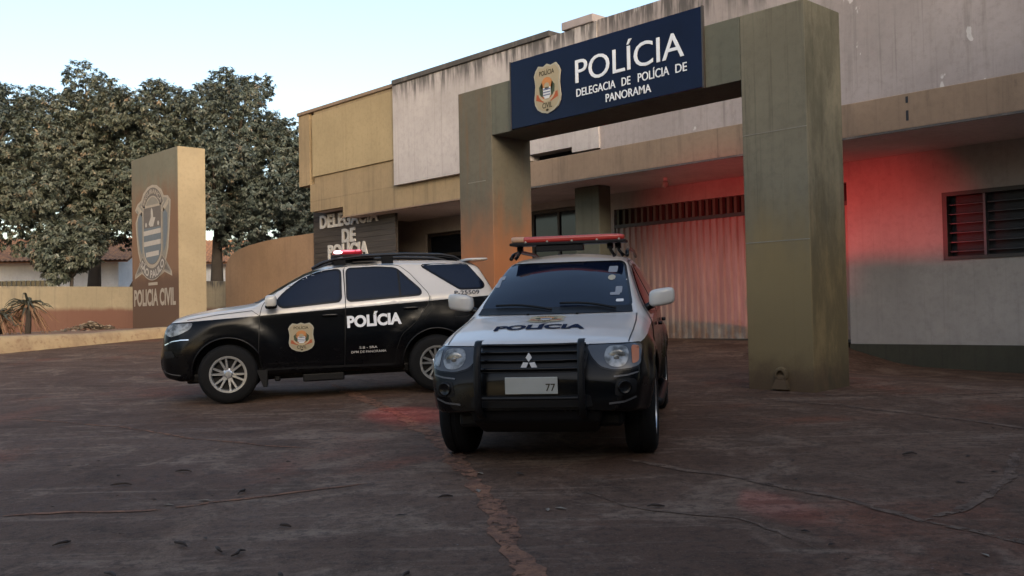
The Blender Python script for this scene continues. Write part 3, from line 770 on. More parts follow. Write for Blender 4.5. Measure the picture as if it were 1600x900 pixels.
def tree(name, loc, trunk, crown_c, rx, rz, nl, seed, label, mat='leaf', lobes=26, size=.14, cat='tree', group=None, branches=6, lob=(.24, .40)):
    g = np.random.default_rng(seed); r = random.Random(seed)
    t = empty(name, loc); tag(t, label, cat, group)
    m = MB(); m.tube(trunk, [p for p in np.linspace(.34, .17, len(trunk))] if cat == 'tree' and lobes > 20 else [.09 - .012 * i for i in range(len(trunk))], 9)
    top = Vector(trunk[-1])
    Ls = []
    for k in range(lobes):
        z = 1 - 2 * (k + .5) / lobes; a = k * 2.39996 + g.uniform(-.4, .4); q = math.sqrt(max(0, 1 - z * z))
        rad = g.uniform(.52, .90)
        Ls.append((crown_c[0] + rx * rad * q * math.cos(a), crown_c[1] + rx * rad * q * math.sin(a), crown_c[2] + rz * rad * z * (1.0 if z > 0 else .85), rx * g.uniform(*lob)))
    for k in range(6): Ls.append((crown_c[0] + g.normal(0, .25) * rx, crown_c[1] + g.normal(0, .25) * rx, crown_c[2] + g.normal(0, .25) * rz, rx * .35))
    for L in Ls[::max(1, len(Ls) // branches)]:
        e = Vector(L[:3]); mid = top.lerp(e, .5) + Vector((0, 0, -.25))
        b = .1 if cat == 'tree' and lobes > 20 else .03
        m.tube([top + Vector((0, 0, -.3)), mid, e], [b * 1.3, b * .8, b * .3], 6)
    m.obj('trunk', 'wood_trunk', t, smooth=True)
    W = np.array([L[3] ** 2 for L in Ls]); W /= W.sum()
    idx = g.choice(len(Ls), nl, p=W); A = np.array(Ls)
    d = g.normal(0, 1, (nl, 3)); d /= np.linalg.norm(d, axis=1)[:, None]
    rr = A[idx, 3] * g.uniform(.45, 1.04, nl) ** .6
    cen = A[idx, :3] + d * rr[:, None] * np.array([1, 1, .9])
    leaf_mesh('crown', cen, d, size, mat, t, seed + 1)
    return t
GT = 'mango trees beyond the boundary wall'
def rel(P, o): return [(p[0] - o[0], p[1] - o[1], p[2] - o[2]) for p in P]
def mango(loc, lean, cc, rx, rz, nl, seed, label, mat='leaf', **kw):
    tr = [(0, 0, -.2), (lean[0] * .3, lean[1] * .3, 1.2), (lean[0] * .7, lean[1] * .7, 2.4), (lean[0], lean[1], 3.6)]
    return tree('mango_tree', loc, tr, (cc[0] - loc[0], cc[1] - loc[1], cc[2] - loc[2]), rx, rz, nl, seed, label, mat, group=GT, lob=(.17, .27), lobes=46, **kw)
mango((-38.0, 13.6, 1.3), (.1, .1), (-38.2, 13.1, 7.6), 4.1, 4.2, 8600, 21, 'tallest mango tree, thick trunk just left of the totem')
mango((-40.6, 9.4, 1.3), (.2, -.2), (-40.8, 9.0, 7.7), 4.3, 4.3, 7800, 22, 'mango tree cut by the left edge of the photo', 'leaf2')
mango((-37.3, 14.35, 1.3), (.6, 1.0), (-36.6, 15.2, 7.5), 3.3, 3.9, 6000, 23, 'mango tree with slim leaning trunk touching the totem edge')
mango((-35.6, 17.5, 1.3), (-.3, .2), (-35.4, 17.7, 8.0), 3.4, 4.3, 7000, 24, 'mango tree right behind the totem with flat dark top', 'leaf2')
mango((-35.4, 20.5, 1.3), (.2, -.3), (-34.2, 20.0, 6.6), 3.2, 3.6, 5600, 25, 'mango tree sloping down to the corner of the station', 'leaf2')
mango((-33.5, 23.5, 1.3), (.2, -.3), (-33.0, 23.8, 5.0), 3.0, 3.0, 3400, 26, 'low mango tree mostly hidden behind the terracotta wall', 'leaf2')
tree('small_tree', (-35.3, 11.7, 1.3), [(0, 0, -.1), (.05, .1, .7), (.0, .2, 1.5), (.1, .2, 2.2)], (0, .05, 3.0), 1.15, 1.25, 1100, 31, 'small bushy tree behind the boundary wall before the white house', lobes=16, size=.17, branches=8, lob=(.3, .45))

# unseen block added behind the viewer to keep low sun off the lot
NB = empty('sun_blocker', (11, -3, 0)); tag(NB, 'plain two-storey block, unseen, added behind the photographer to shade the lot', 'building')
MB().box(-4, 4, -12, 15, -1, 9.0).obj('wall', 'house_white', NB)
MB().box(-4.3, 4.3, -12.3, 15.3, 9.002, 9.25).obj('roof', 'cap', NB)
for y in (-9, -5, -1, 3, 7, 11):
    for z in (1.2, 4.6): MB().box(-4.06, -4.002, y - .7, y + .7, z, z + 1.3).obj('window', 'dark_glass', NB)
def copy_tree(src, loc, rz, sc, label):
    t = src.copy(); COL.objects.link(t); t.location = loc; t.rotation_euler = (0, 0, rz); t.scale = (sc, sc, sc); t['label'] = label; t['group'] = 'unseen trees added to block low light'
    for ch in src.children:
        c = ch.copy(); COL.objects.link(c); c.parent = t
trees_ = [o for o in COL.objects if o.name.startswith('mango_tree')]
for k, (x, y, sc) in enumerate(((-20, -22, .8), (-12.5, -21, .8), (-5, -20.5, .8), (2.5, -19, .85), (4.5, -11, .75), (5.0, -4.5, .55), (5.2, 4.5, .6), (4.8, 11.5, .55))):  # unseen tree copies added to block the bright low horizon
    copy_tree(trees_[k % 4], (x, y, -.2), k * 1.3, sc, 'unseen tree added behind the photographer to block low light')

# drooping yucca on the terrace
def yucca(loc, h, nl, seed, label, dry):
    r = random.Random(seed); t = empty('yucca_plant', loc); tag(t, label, 'plant')
    MB().tube([(0, 0, -.1), (.02, .03, h * .5), (0, 0, h)], [.09, .075, .06], 8).obj('trunk', 'wood_trunk', t, smooth=True)
    for nm, mat, n, e0 in (('green_leaves', 'green_frond', nl, .5), ('dry_leaves', 'dry_frond', dry, -.5)):
        m = MB()
        for k in range(n):
            a = r.uniform(0, 6.28); el = e0 + r.uniform(-.55, .6); L = r.uniform(.55, .95); w_ = .035
            d = Vector((math.cos(a) * math.cos(el), math.sin(a) * math.cos(el), math.sin(el))); s = Vector((-math.sin(a), math.cos(a), 0)) * w_
            p = Vector((0, 0, h - r.uniform(0, .25) * h)); v = []
            for i in range(6):
                q = i / 5; c = p + d * L * q + Vector((0, 0, -1)) * L * q * q * r.uniform(.5, .9); ww = 1 - q ** 2 * .95
                v += [c + s * ww + Vector((0, 0, .01)), c - Vector((0, 0, .012)), c - s * ww + Vector((0, 0, .01))]
            m.add(v, [x for i in range(5) for x in ((3 * i, 3 * i + 1, 3 * i + 4, 3 * i + 3), (3 * i + 1, 3 * i + 2, 3 * i + 5, 3 * i + 4))])
        m.obj(nm, mat, t)
yucca((-28.9, 8.55, 1.3), .95, 30, 3, 'drooping yucca with brown dead leaves on the terrace at left', 34)
yucca((-29.2, 7.9, 1.3), .7, 18, 4, 'smaller ragged yucca half cut by the left photo edge', 26)
# heap of dry leaves beside the totem
g = np.random.default_rng(5); n = 420
m = MB()
for k in range(n):
    a = g.uniform(0, 6.28); rr = abs(g.normal(0, .5)); x = -30.6 + .35 * rr * math.cos(a) ; y = 10.9 + 1.1 * rr * math.sin(a); z = 1.35 + max(0, .28 - .3 * rr) * g.uniform(.3, 1)
    s = g.uniform(.05, .11); q = Matrix.Rotation(g.uniform(0, 6), 3, 'Z') @ Matrix.Rotation(g.uniform(-.8, .8), 3, 'X')
    m.add([Vector((x, y, z)) + q @ Vector(p) for p in ((-s, 0, 0), (0, -s * .45, .02), (s, 0, 0), (0, s * .45, .02))], [(0, 1, 2, 3)])
tag(m.obj('leaf_litter', 'pale_leaf'), kind='stuff'); bpy.data.objects['leaf_litter']['label'] = 'heap of pale dry leaves on the soil beside the totem'

# ------------------------------------------------------------------ vehicles
def interp(knots, x, sm=.04):
    kx = np.array([k[0] for k in knots])[::-1]; kz = np.array([k[1] for k in knots])[::-1]
    r = 0
    for d in (-1, -.5, 0, .5, 1): r = r + np.interp(x + d * sm, kx, kz) * (1.0 if d == 0 else .6 if abs(d) == .5 else .25)
    return r / (1 + 1.2 + .5)
def fillet(P, rads, ns=3, nc=5):
    out = []
    cuts = []
    for i in range(len(P)):
        if i in (0, len(P) - 1): cuts.append(0)
        else: cuts.append(min(rads[i], .48 * math.dist(P[i], P[i - 1]), .48 * math.dist(P[i], P[i + 1])))
    for i in range(len(P)):
        p = np.array(P[i])
        if i in (0, len(P) - 1): out.append(p)
        else:
            a = np.array(P[i - 1]); b = np.array(P[i + 1]); da = (a - p) / (np.linalg.norm(a - p) + 1e-9); db = (b - p) / (np.linalg.norm(b - p) + 1e-9)
            s = p + da * cuts[i]; e = p + db * cuts[i]
            for k in range(nc):
                t = k / (nc - 1); out.append((1 - t) ** 2 * s + 2 * t * (1 - t) * p + t * t * e)
        if i < len(P) - 1:
            q = np.array(P[i + 1]); s = out[-1]
            if i + 1 == len(P) - 1: e = q
            else: e = q + (p - q) / (np.linalg.norm(p - q) + 1e-9) * cuts[i + 1]
            for k in range(1, ns + 1): out.append(s + (e - s) * k / (ns + 1))
    return out
class Car:
    def __init__(s, name, loc, rot, K, x0, x1, wheels, paint, Rw, flare):
        s.root = empty(name, loc); s.root.rotation_mode = 'QUATERNION'
        yaw, pt, rl = rot
        Mx = Matrix.Rotation(yaw, 3, 'Z') @ Matrix(((math.cos(pt), 0, -math.sin(pt)), (0, 1, 0), (math.sin(pt), 0, math.cos(pt)))) @ Matrix.Rotation(rl, 3, 'X')
        s.root.rotation_quaternion = Mx.to_quaternion()
        xsn = [x0 - .30 * (1 - math.cos(t)) for t in np.linspace(0, math.pi / 2, 16)]
        mid = list(np.arange(x0 - .33, x1 + .32, -.035)); tail = [x1 + .30 * (1 - math.cos(t)) for t in np.linspace(math.pi / 2, 0, 14)]
        X = xsn + mid + tail
        rows = []
        for x in X:
            k = {a: interp(v, x) for a, v in K.items()}
            P = [(0, k['zb']), (k['wb'], k['zb']), (k['wm'], k['zm']), (k['wd'], k['zd']), (k['we'], k['ze'])]
            half = fillet(P + [(0, k['zc'])], [0, .06, .14, .07, .055, 0])
            # crown on the top run
            n = 14; pe = half[-5]  # last fillet end
            head = half[:-4]
            top = [np.array((pe[0] * (1 - t), k['zc'] - (k['zc'] - pe[1]) * (1 - t) ** 2)) for t in np.linspace(0, 1, n + 1)[1:]]
            rows.append(head + top)
        m = len(rows[0]); V = []; F = []
        full = 2 * m - 2
        for i, x in enumerate(X):
            r = rows[i]; loop = [(y, z) for y, z in r] + [(-y, z) for y, z in r[-2:0:-1]]
            for y, z in loop:
                ay = abs(y)
                if ay > .5 and z < 1.15:
                    for wx in wheels:
                        d = math.hypot(x - wx, z - .39)
                        for (r0, wdt, amp) in flare:
                            y += math.copysign(amp * math.exp(-((d - r0) / wdt) ** 2) * min(1, (ay - .5) / .25), y)
                V.append((x, y, z))
        for i in range(len(X) - 1):
            for j in range(full):
                j2 = (j + 1) % full; F.append((i * full + j, i * full + j2, (i + 1) * full + j2, (i + 1) * full + j))
        F.append(tuple(range(full))[::-1]); F.append(tuple((len(X) - 1) * full + j for j in range(full)))
        s.bvh = BVHTree.FromPolygons([Vector(v) for v in V], F)
        # wheel wells
        o = mesh_obj('body_raw', V, F, [M[paint], M['black_plastic']])
        bm = bmesh.new(); bm.from_mesh(o.data); bmesh.ops.recalc_face_normals(bm, faces=bm.faces[:]); bm.to_mesh(o.data); bm.free()
        cut = MB()
        for wx in wheels:
            for sg in (-1, 1):
                a = sorted((sg * .52, sg * 1.3)); n = 48
                v = [(wx + Rw * math.cos(2 * math.pi * k / n), y, .40 + Rw * math.sin(2 * math.pi * k / n)) for y in a for k in range(n)]
                f = [(k, (k + 1) % n, n + (k + 1) % n, n + k) for k in range(n)] + [tuple(range(n))[::-1], tuple(range(n, 2 * n))]
                cut.add(v, f)
        c = cut.obj('cutter', 'black_plastic')
        bm = bmesh.new(); bm.from_mesh(c.data); bmesh.ops.recalc_face_normals(bm, faces=bm.faces[:]); bm.to_mesh(c.data); bm.free()
        bo = o.modifiers.new('b', 'BOOLEAN'); bo.object = c; bo.operation = 'DIFFERENCE'; bo.solver = 'EXACT'
        bpy.context.view_layer.update()
        me = bpy.data.meshes.new_from_object(o.evaluated_get(bpy.context.evaluated_depsgraph_get()))
        bpy.data.objects.remove(o); bpy.data.objects.remove(c)
        mi = []
        for p in me.polygons:
            cc = p.center; inn = any(math.hypot(cc.x - wx, cc.z - .40) < Rw + .004 for wx in wheels) and abs(cc.y) > .5 and cc.z > .05
            mi.append(1 if inn else 0)
        me.polygons.foreach_set('material_index', mi)
        me.polygons.foreach_set('use_smooth', [True] * len(me.polygons)); me.set_sharp_from_angle(angle=R_(32))
        s.body = bpy.data.objects.new('body', me); COL.objects.link(s.body); s.body.parent = s.root
        s.paint = paint
    def hit(s, a, b, ax, off):
        if ax == 'L': o, d = Vector((a, 4, b)), Vector((0, -1, 0))
        elif ax == 'R': o, d = Vector((a, -4, b)), Vector((0, 1, 0))
        elif ax == 'F': o, d = Vector((5, a, b)), Vector((-1, 0, 0))
        elif ax == 'B': o, d = Vector((-9, a, b)), Vector((1, 0, 0))
        else: o, d = Vector((a, b, 6)), Vector((0, 0, -1))
        p, n, i, _ = s.bvh.ray_cast(o, d)
        if p is None: return None
        if n.dot(d) > 0: n = -n
        nn = (n - d).normalized() if n.dot(-d) < .5 else n
        return p + nn * off
    def patch(s, name, poly, ax, mat, off=.004, step=.06, parent=None, mirror=False, mesh2d=None, smooth=True):
        v2, f2 = mesh2d if mesh2d else flat_poly(poly, step)
        v = [s.hit(a, b, ax, off) for a, b in v2]
        f = [q for q in f2 if all(v[i] is not None for i in q)]
        v = [p if p is not None else Vector((0, 0, .5)) for p in v]
        out = None
        for sg in ((1, -1) if mirror else (1,)):
            vv = [(p.x, p.y * sg, p.z) for p in v]; ff = []
            for q in f:
                a, b, c = (Vector(vv[i]) for i in q[:3]); n = (b - a).cross(c - a)
                ref = {'L': Vector((0, sg, 0)), 'R': Vector((0, -1, 0)), 'F': Vector((1, 0, 0)), 'B': Vector((-1, 0, 0)), 'T': Vector((0, 0, 1))}[ax]
                ff.append(tuple(q) if n.dot(ref) > 0 else tuple(q)[::-1])
            o = mesh_obj(name, vv, ff, mat, parent or s.root, smooth)
            out = out or o
        return out
def rpoly(P, r=.04, n=4):
    """round the corners of a polygon"""
    out = []; N = len(P)
    for i in range(N):
        a, p, b = (Vector(P[(i + k) % N]) for k in (-1, 0, 1))
        ca = min(r, .45 * (a - p).length); cb = min(r, .45 * (b - p).length)
        s = p + (a - p).normalized() * ca; e = p + (b - p).normalized() * cb
        for k in range(n + 1):
            t = k / n; out.append(tuple((1 - t) ** 2 * s + 2 * t * (1 - t) * p + t * t * e))
    return out
def inset(P, d):
    bm = bmesh.new(); vs = [bm.verts.new((x, y, 0)) for x, y in P]; bm.faces.new(vs).normal_update()
    N = len(P); A = sum(P[i][0] * P[(i + 1) % N][1] - P[(i + 1) % N][0] * P[i][1] for i in range(N)); sg = 1 if A > 0 else -1
    bm.free(); out = []
    for i in range(N):
        a, p, b = (Vector(P[(i + k) % N]) for k in (-1, 0, 1))
        n1 = Vector((-(p - a).y, (p - a).x)).normalized() * sg; n2 = Vector((-(b - p).y, (b - p).x)).normalized() * sg
        q = (n1 + n2); q = q.normalized() * min(2.2, 1 / max(.35, q.normalized().dot(n1))) if q.length > 1e-6 else n1
        out.append((p.x + q.x * d, p.y + q.y * d))
    return out
def wheel(car, x, sg, yc, spokes='twin', R=.385, rim=.235, wd=.255):
    W = empty('wheel', (x, sg * yc, R)); W.parent = car.root
    h = wd / 2
    MB().lathe([(rim - .01, -h + .03), (rim + .01, -h + .005), (R - .06, -h), (R - .02, -h + .018), (R, -h + .05), (R + .001, -.02), (R - .006, -.015), (R - .006, .015), (R + .001, .02), (R, h - .05), (R - .02, h - .018), (R - .06, h), (rim + .01, h - .005), (rim - .01, h - .03)], 48, 'Y', closed=True).obj('tyre', 'rubber', W, smooth=True, angle=45)
    o = sg * (h - .03)
    m = MB().lathe([(rim - .004, o - sg * .16), (rim - .03, o - sg * .15), (rim - .03, o), (rim - .022, o + sg * .018), (rim + .006, o + sg * .02), (rim + .008, o)], 40, 'Y')
    ns = 6
    for k in range(ns):
        a0 = 2 * math.pi * k / ns + .22
        for da in ((-.20, .20) if spokes == 'twin' else (0,)):
            a = a0 + da; ai = a0 + da * .75
            w0, w1 = (.020, .014) if spokes == 'twin' else (.045, .03)
            p0 = Vector((math.cos(ai) * .055, 0, math.sin(ai) * .055)); p1 = Vector((math.cos(a) * (rim - .02), 0, math.sin(a) * (rim - .02)))
            d = (p1 - p0).normalized(); t = Vector((-d.z, 0, d.x))
            yo0, yo1 = o - sg * .005, o + sg * .006
            v = []
            for p, ww, yo in ((p0, w0, yo0), (p1, w1, yo1)):
                for s_, dy in ((-1, -.03), (-.75, 0), (.75, 0), (1, -.03)): v.append(p + t * ww * s_ + Vector((0, yo + sg * dy, 0)))
            m.add(v, [(0, 1, 5, 4), (1, 2, 6, 5), (2, 3, 7, 6)] if sg > 0 else [(4, 5, 1, 0), (5, 6, 2, 1), (6, 7, 3, 2)])
    m.lathe([(0.0, o + sg * .012), (.038, o + sg * .01), (.05, o - sg * .002), (.075, o - sg * .012), (.08, o - sg * .04)], 24, 'Y')
    m.obj('rim', 'silver', W, smooth=True, angle=35)
    MB().lathe([(0, o - sg * .07), (rim - .028, o - sg * .065)], 32, 'Y').obj('brake_disc', 'black_plastic', W)
    return W
def superell(c, r, e=.45, n=14, sx=None):
    v = []; f = []
    P = lambda t, p: math.copysign(abs(t) ** p, t)
    for i in range(n + 1):
        u = -math.pi / 2 + math.pi * i / n
        for j in range(2 * n):
            w_ = 2 * math.pi * j / (2 * n)
            q = (P(math.cos(u), e) * P(math.cos(w_), e), P(math.cos(u), e) * P(math.sin(w_), e), P(math.sin(u), e))
            x, y, z = q[0] * r[0], q[1] * r[1], q[2] * r[2]
            if sx: x, y, z = sx(x, y, z)
            v.append((c[0] + x, c[1] + y, c[2] + z))
    for i in range(n):
        for j in range(2 * n):
            j2 = (j + 1) % (2 * n); f.append((i * 2 * n + j, i * 2 * n + j2, (i + 1) * 2 * n + j2, (i + 1) * 2 * n + j))
    return v, f
def line_strip(P, w_):
    """open polyline -> thin closed polygon"""
    l = []; r = []
    for i, p in enumerate(P):
        a = Vector(P[max(i - 1, 0)]); b = Vector(P[min(i + 1, len(P) - 1)]); d = (b - a).normalized(); n = Vector((-d.y, d.x)) * w_ / 2
        l.append((p[0] + n.x, p[1] + n.y)); r.append((p[0] - n.x, p[1] - n.y))
    return l + r[::-1]

# ---- black and white SUV seen from its side
M['paint_side'] = two_tone('paint_black_below_white_a', 1.115, -.045)
K = dict(
    zc=[(.88, .70), (.86, .84), (.83, .98), (.78, 1.08), (.7, 1.14), (.5, 1.195), (.2, 1.245), (-.2, 1.285), (-.36, 1.31), (-.66, 1.50), (-1.0, 1.68), (-1.3, 1.785), (-1.6, 1.82), (-2.3, 1.83), (-3.0, 1.81), (-3.3, 1.785), (-3.42, 1.75), (-3.60, 1.42), (-3.72, 1.2), (-3.77, .9), (-3.79, .62)],
    ze=[(.88, .66), (.86, .80), (.83, .94), (.78, 1.04), (.7, 1.09), (.5, 1.15), (.2, 1.195), (-.2, 1.235), (-.36, 1.26), (-.66, 1.44), (-1.0, 1.615), (-1.3, 1.72), (-1.6, 1.755), (-2.3, 1.765), (-3.0, 1.745), (-3.3, 1.72), (-3.42, 1.69), (-3.60, 1.38), (-3.72, 1.15), (-3.77, .86), (-3.79, .6)],
    we=[(.88, .50), (.84, .60), (.78, .66), (.6, .72), (.2, .76), (-.3, .775), (-.45, .76), (-.7, .70), (-1.0, .645), (-1.4, .60), (-3.0, .575), (-3.42, .56), (-3.6, .58), (-3.79, .62)],
    wd=[(.88, .55), (.84, .66), (.78, .73), (.6, .82), (.2, .87), (-.3, .885), (-2.6, .885), (-3.3, .85), (-3.6, .79), (-3.79, .70)],
    zd=[(.88, .62), (.86, .72), (.83, .82), (.78, .93), (.6, 1.02), (.2, 1.10), (-.3, 1.17), (-.6, 1.20), (-1.5, 1.24), (-2.6, 1.30), (-3.4, 1.32), (-3.6, 1.22), (-3.72, 1.0), (-3.79, .58)],
    wm=[(.88, .57), (.84, .70), (.78, .78), (.6, .87), (.3, .905), (-.5, .915), (-3.0, .915), (-3.5, .87), (-3.7, .80), (-3.79, .72)],
    zm=[(.88, .58), (.8, .66), (.5, .72), (-3.3, .76), (-3.79, .56)],
    wb=[(.88, .53), (.84, .64), (.78, .72), (.6, .81), (.3, .85), (-3.2, .85), (-3.6, .78), (-3.79, .66)],
    zb=[(.88, .50), (.86, .42), (.8, .36), (.6, .31), (.3, .33), (-2.4, .33), (-3.2, .38), (-3.6, .44), (-3.79, .50)])
A = Car('police_suv', (-12.489, 6.402, .54), (4.152, -.026, -.018), K, .88, -3.79, (0, -2.75), 'paint_side', .455, [(.50, .07, .022), (.64, .09, .022)])
tag(A.root, 'black and white police SUV parked side-on with its red roof light lit', 'police car')
A.root.location.z += 0.0
for x in (0, -2.75):
    for sg in (1, -1): wheel(A, x, sg, .80)
def seam(car, P, name, parent, off=.0045, w_=.008): return car.patch(name, line_strip(P, w_), 'L', 'black_plastic', off, .08, parent, mesh2d=None)
# doors: body-coloured panels just proud of a dark gap
door1 = [(-.44, .42), (-.40, .62), (-.43, 1.12), (-.47, 1.27), (-.56, 1.36), (-.80, 1.52), (-1.05, 1.645), (-1.28, 1.715), (-1.535, 1.745), (-1.545, 1.25), (-1.50, .40)]
door2 = [(-1.555, 1.745), (-2.0, 1.755), (-2.30, 1.735), (-2.44, 1.62), (-2.68, 1.32), (-2.67, 1.22), (-2.50, .98), (-2.28, .80), (-2.20, .60), (-2.18, .40), (-1.512, .40), (-1.557, 1.25)]
win1 = [(-.66, 1.30), (-.74, 1.39), (-.98, 1.575), (-1.22, 1.665), (-1.49, 1.695), (-1.48, 1.29), (-.72, 1.235)]
win2 = [(-1.60, 1.70), (-2.0, 1.705), (-2.25, 1.685), (-2.55, 1.385), (-2.56, 1.335), (-1.59, 1.285)]
win3 = [(-2.62, 1.725), (-3.24, 1.725), (-3.47, 1.42), (-3.42, 1.385), (-3.12, 1.385)]
for dr, wi, hx in ((door1, win1, -1.34), (door2, win2, -2.42)):
    A.patch('door_gap', inset(rpoly(dr, .05), -.010), 'L', 'black_plastic', .0025, .05, A.body, mirror=False)
    dd = A.patch('door', rpoly(dr, .05), 'L', 'paint_side', .006, .05)
    A.patch('window_frame', inset(rpoly(wi, .05), -.028), 'L', 'black_gloss', .009, .05, dd)
    A.patch('window', rpoly(wi, .05), 'L', 'tint', .013, .05, dd)
    hz = 1.10 if hx > -2 else 1.15
    v, f = superell((hx, .925, hz), (.105, .022, .018), .5, 8); mesh_obj('door_handle', v, f, 'black_gloss', dd, True)
    if hx < -2: A.patch('window_divider', line_strip([(-2.285, 1.66), (-2.29, 1.30)], .025), 'L', 'black_plastic', .016, .05, dd)
    A.patch('door', rpoly(dr, .05), 'R', 'paint_side', .006, .06); A.patch('side_window', rpoly(wi, .05), 'R', 'tint', .013, .06)
A.patch('quarter_frame', inset(rpoly(win3, .04), -.022), 'L', 'black_gloss', .004, .05)
A.patch('quarter_window', rpoly(win3, .04), 'L', 'tint', .009, .05); A.patch('quarter_window', rpoly(win3, .04), 'R', 'tint', .009, .06)
A.patch('windscreen', rpoly([(-.66, 1.36), (.66, 1.36), (.56, 1.72), (-.56, 1.72)], .05), 'F', 'tint', .006, .06)
A.patch('cowl', [(-.68, 1.30), (.68, 1.30), (.66, 1.355), (-.66, 1.355)], 'F', 'black_plastic', .006, .06)
A.patch('rear_window', rpoly([(-.56, 1.40), (.56, 1.40), (.50, 1.70), (-.50, 1.70)], .05), 'B', 'tint', .006, .06)
for ax, sg in (('L', 1), ('R', -1)):
    A.patch('tail_lamp', rpoly([(-3.56, 1.28), (-3.66, 1.24), (-3.67, 1.04), (-3.58, 1.04)], .03), ax, 'amber', .006, .05)
A.patch('headlight', rpoly([(.80, .95), (.77, 1.035), (.70, 1.068), (.42, 1.072), (.46, .995), (.60, .93), (.72, .90)], .03), 'L', 'headlamp', .006, .04)
A.patch('headlight', rpoly([(.80, .95), (.77, 1.035), (.70, 1.068), (.42, 1.072), (.46, .995), (.60, .93), (.72, .90)], .03), 'R', 'headlamp', .006, .04)
A.patch('headlight_lens', rpoly([(.745, .945), (.735, 1.02), (.66, 1.03), (.66, .955)], .02), 'L', 'headlamp', .010, .03)
A.patch('fog_lamp', rpoly([(.79, .62), (.81, .72), (.70, .72), (.66, .64)], .02), 'L', 'black_plastic', .006, .04)
A.patch('grille', rpoly([(-.42, .80), (.42, .80), (.46, 1.0), (-.46, 1.0)], .03), 'F', 'black_plastic', .006, .05)
A.patch('grille_bar', line_strip([(-.42, .93), (.42, .93)], .03), 'F', 'chrome', .012, .05); A.patch('grille_bar', line_strip([(-.42, .86), (.42, .86)], .025), 'F', 'chrome', .012, .05)
A.patch('bumper_glint', line_strip([(.80, .80), (.70, .845), (.58, .86), (.48, .86)], .012), 'L', 'chrome', .004, .04)  # bright metal strip stands in for the highlight along the bumper
A.patch('bumper_glint', line_strip([(.83, .47), (.80, .44), (.72, .415), (.60, .40)], .012), 'L', 'steel_slat', .004, .04)
seam(A, [(-.43, 1.13), (-.33, 1.20), (.1, 1.165), (.5, 1.11)], 'bonnet_gap', A.body, .004, .007)
seam(A, [(-2.70, 1.30), (-2.70, 1.12), (-2.60, .98)], 'rear_gap', A.body, .004, .006)
A.patch('fuel_flap', line_strip(rpoly([(-3.02, 1.0), (-3.22, 1.0), (-3.22, 1.17), (-3.02, 1.17), (-3.02, 1.0)], .03), .006), 'L', 'black_plastic', .004, .04)
A.patch('door_trim', line_strip([(-.50, .50), (-1.0, .49), (-1.48, .48)], .018), 'L', 'black_gloss', .012, .06)
A.patch('sill_strip', line_strip([(-.50, .425), (-2.15, .40)], .03), 'L', 'black_plastic', .010, .06)
# arch lips
for sg in (1, -1):
    for wx in (0, -2.75):
        m = MB(); P = []
        for k in range(33):
            a = R_(-18 + 216 * k / 32)
            h = A.hit(wx + .462 * math.cos(a), .40 + .462 * math.sin(a), 'L', 0)
            if h is not None and h.z > .34: P.append((h.x, h.y * sg - sg * .004, h.z))
        m.tube(P, .013, 8); m.obj('wheel_arch', 'black_gloss', A.root, smooth=True)
        MB().add([(wx - .44, y, z) if z < .2 else (wx - .36, y, z) for y in sorted((sg * .66, sg * .90)) for z in (.19, .42)] + [(wx - .49, y, z) if z < .2 else (wx - .50, y, z) for y in sorted((sg * .66, sg * .90)) for z in (.19, .42)], [(0, 1, 3, 2), (4, 6, 7, 5), (0, 4, 5, 1), (2, 3, 7, 6), (0, 2, 6, 4), (1, 5, 7, 3)]).obj('mud_flap', 'black_plastic', A.root)
# underbody, exhaust box, step
MB().box(-3.2, .55, -.70, .70, .27, .40).obj('underbody', 'black_plastic', A.root, bevel=.03)
MB().box(-1.50, -.95, .55, .80, .22, .33).box(-.66, -.58, .72, .80, .25, .33).obj('chassis_mount', 'black_plastic', A.root, bevel=.02)
# roof furniture
for sg in (1, -1):
    P = [(-1.12, sg * .60, 1.735), (-1.25, sg * .60, 1.80), (-1.42, sg * .595, 1.85), (-1.8, sg * .59, 1.885), (-2.4, sg * .585, 1.893), (-2.9, sg * .58, 1.868), (-3.08, sg * .575, 1.835), (-3.16, sg * .572, 1.79)]
    m = MB(); m.tube(P, [.018, .024, .024, .024, .024, .024, .024, .016], 8)
    for x in (-2.15, -1.5): m.box(x - .08, x + .08, sg * .59 - .02, sg * .59 + .02, 1.77, 1.875)
    m.obj('roof_rail', 'black_gloss', A.root, smooth=True, angle=40)
v, f = superell((-3.40, 0, 1.792), (.17, .60, .022), .4, 10, lambda x, y, z: (x - .03 * (abs(y) / .6) ** 2, y, z + .0)); mesh_obj('rear_spoiler', v, f, 'white_paint', A.root, True)
for sg in (1, -1):
    v, f = superell((-.585, sg * 1.0, 1.315), (.075, .105, .085), .55, 12); mi_ = mesh_obj('side_mirror', v, f, 'white_paint', A.root, True)
    v, f = superell((-.585, sg * .985, 1.250), (.08, .11, .035), .6, 10); mesh_obj('mirror_base', v, f, 'black_gloss', mi_, True)
    MB().tube([(-.60, sg * .80, 1.25), (-.595, sg * .93, 1.26)], .03, 8).obj('mirror_arm', 'black_gloss', mi_, smooth=True)
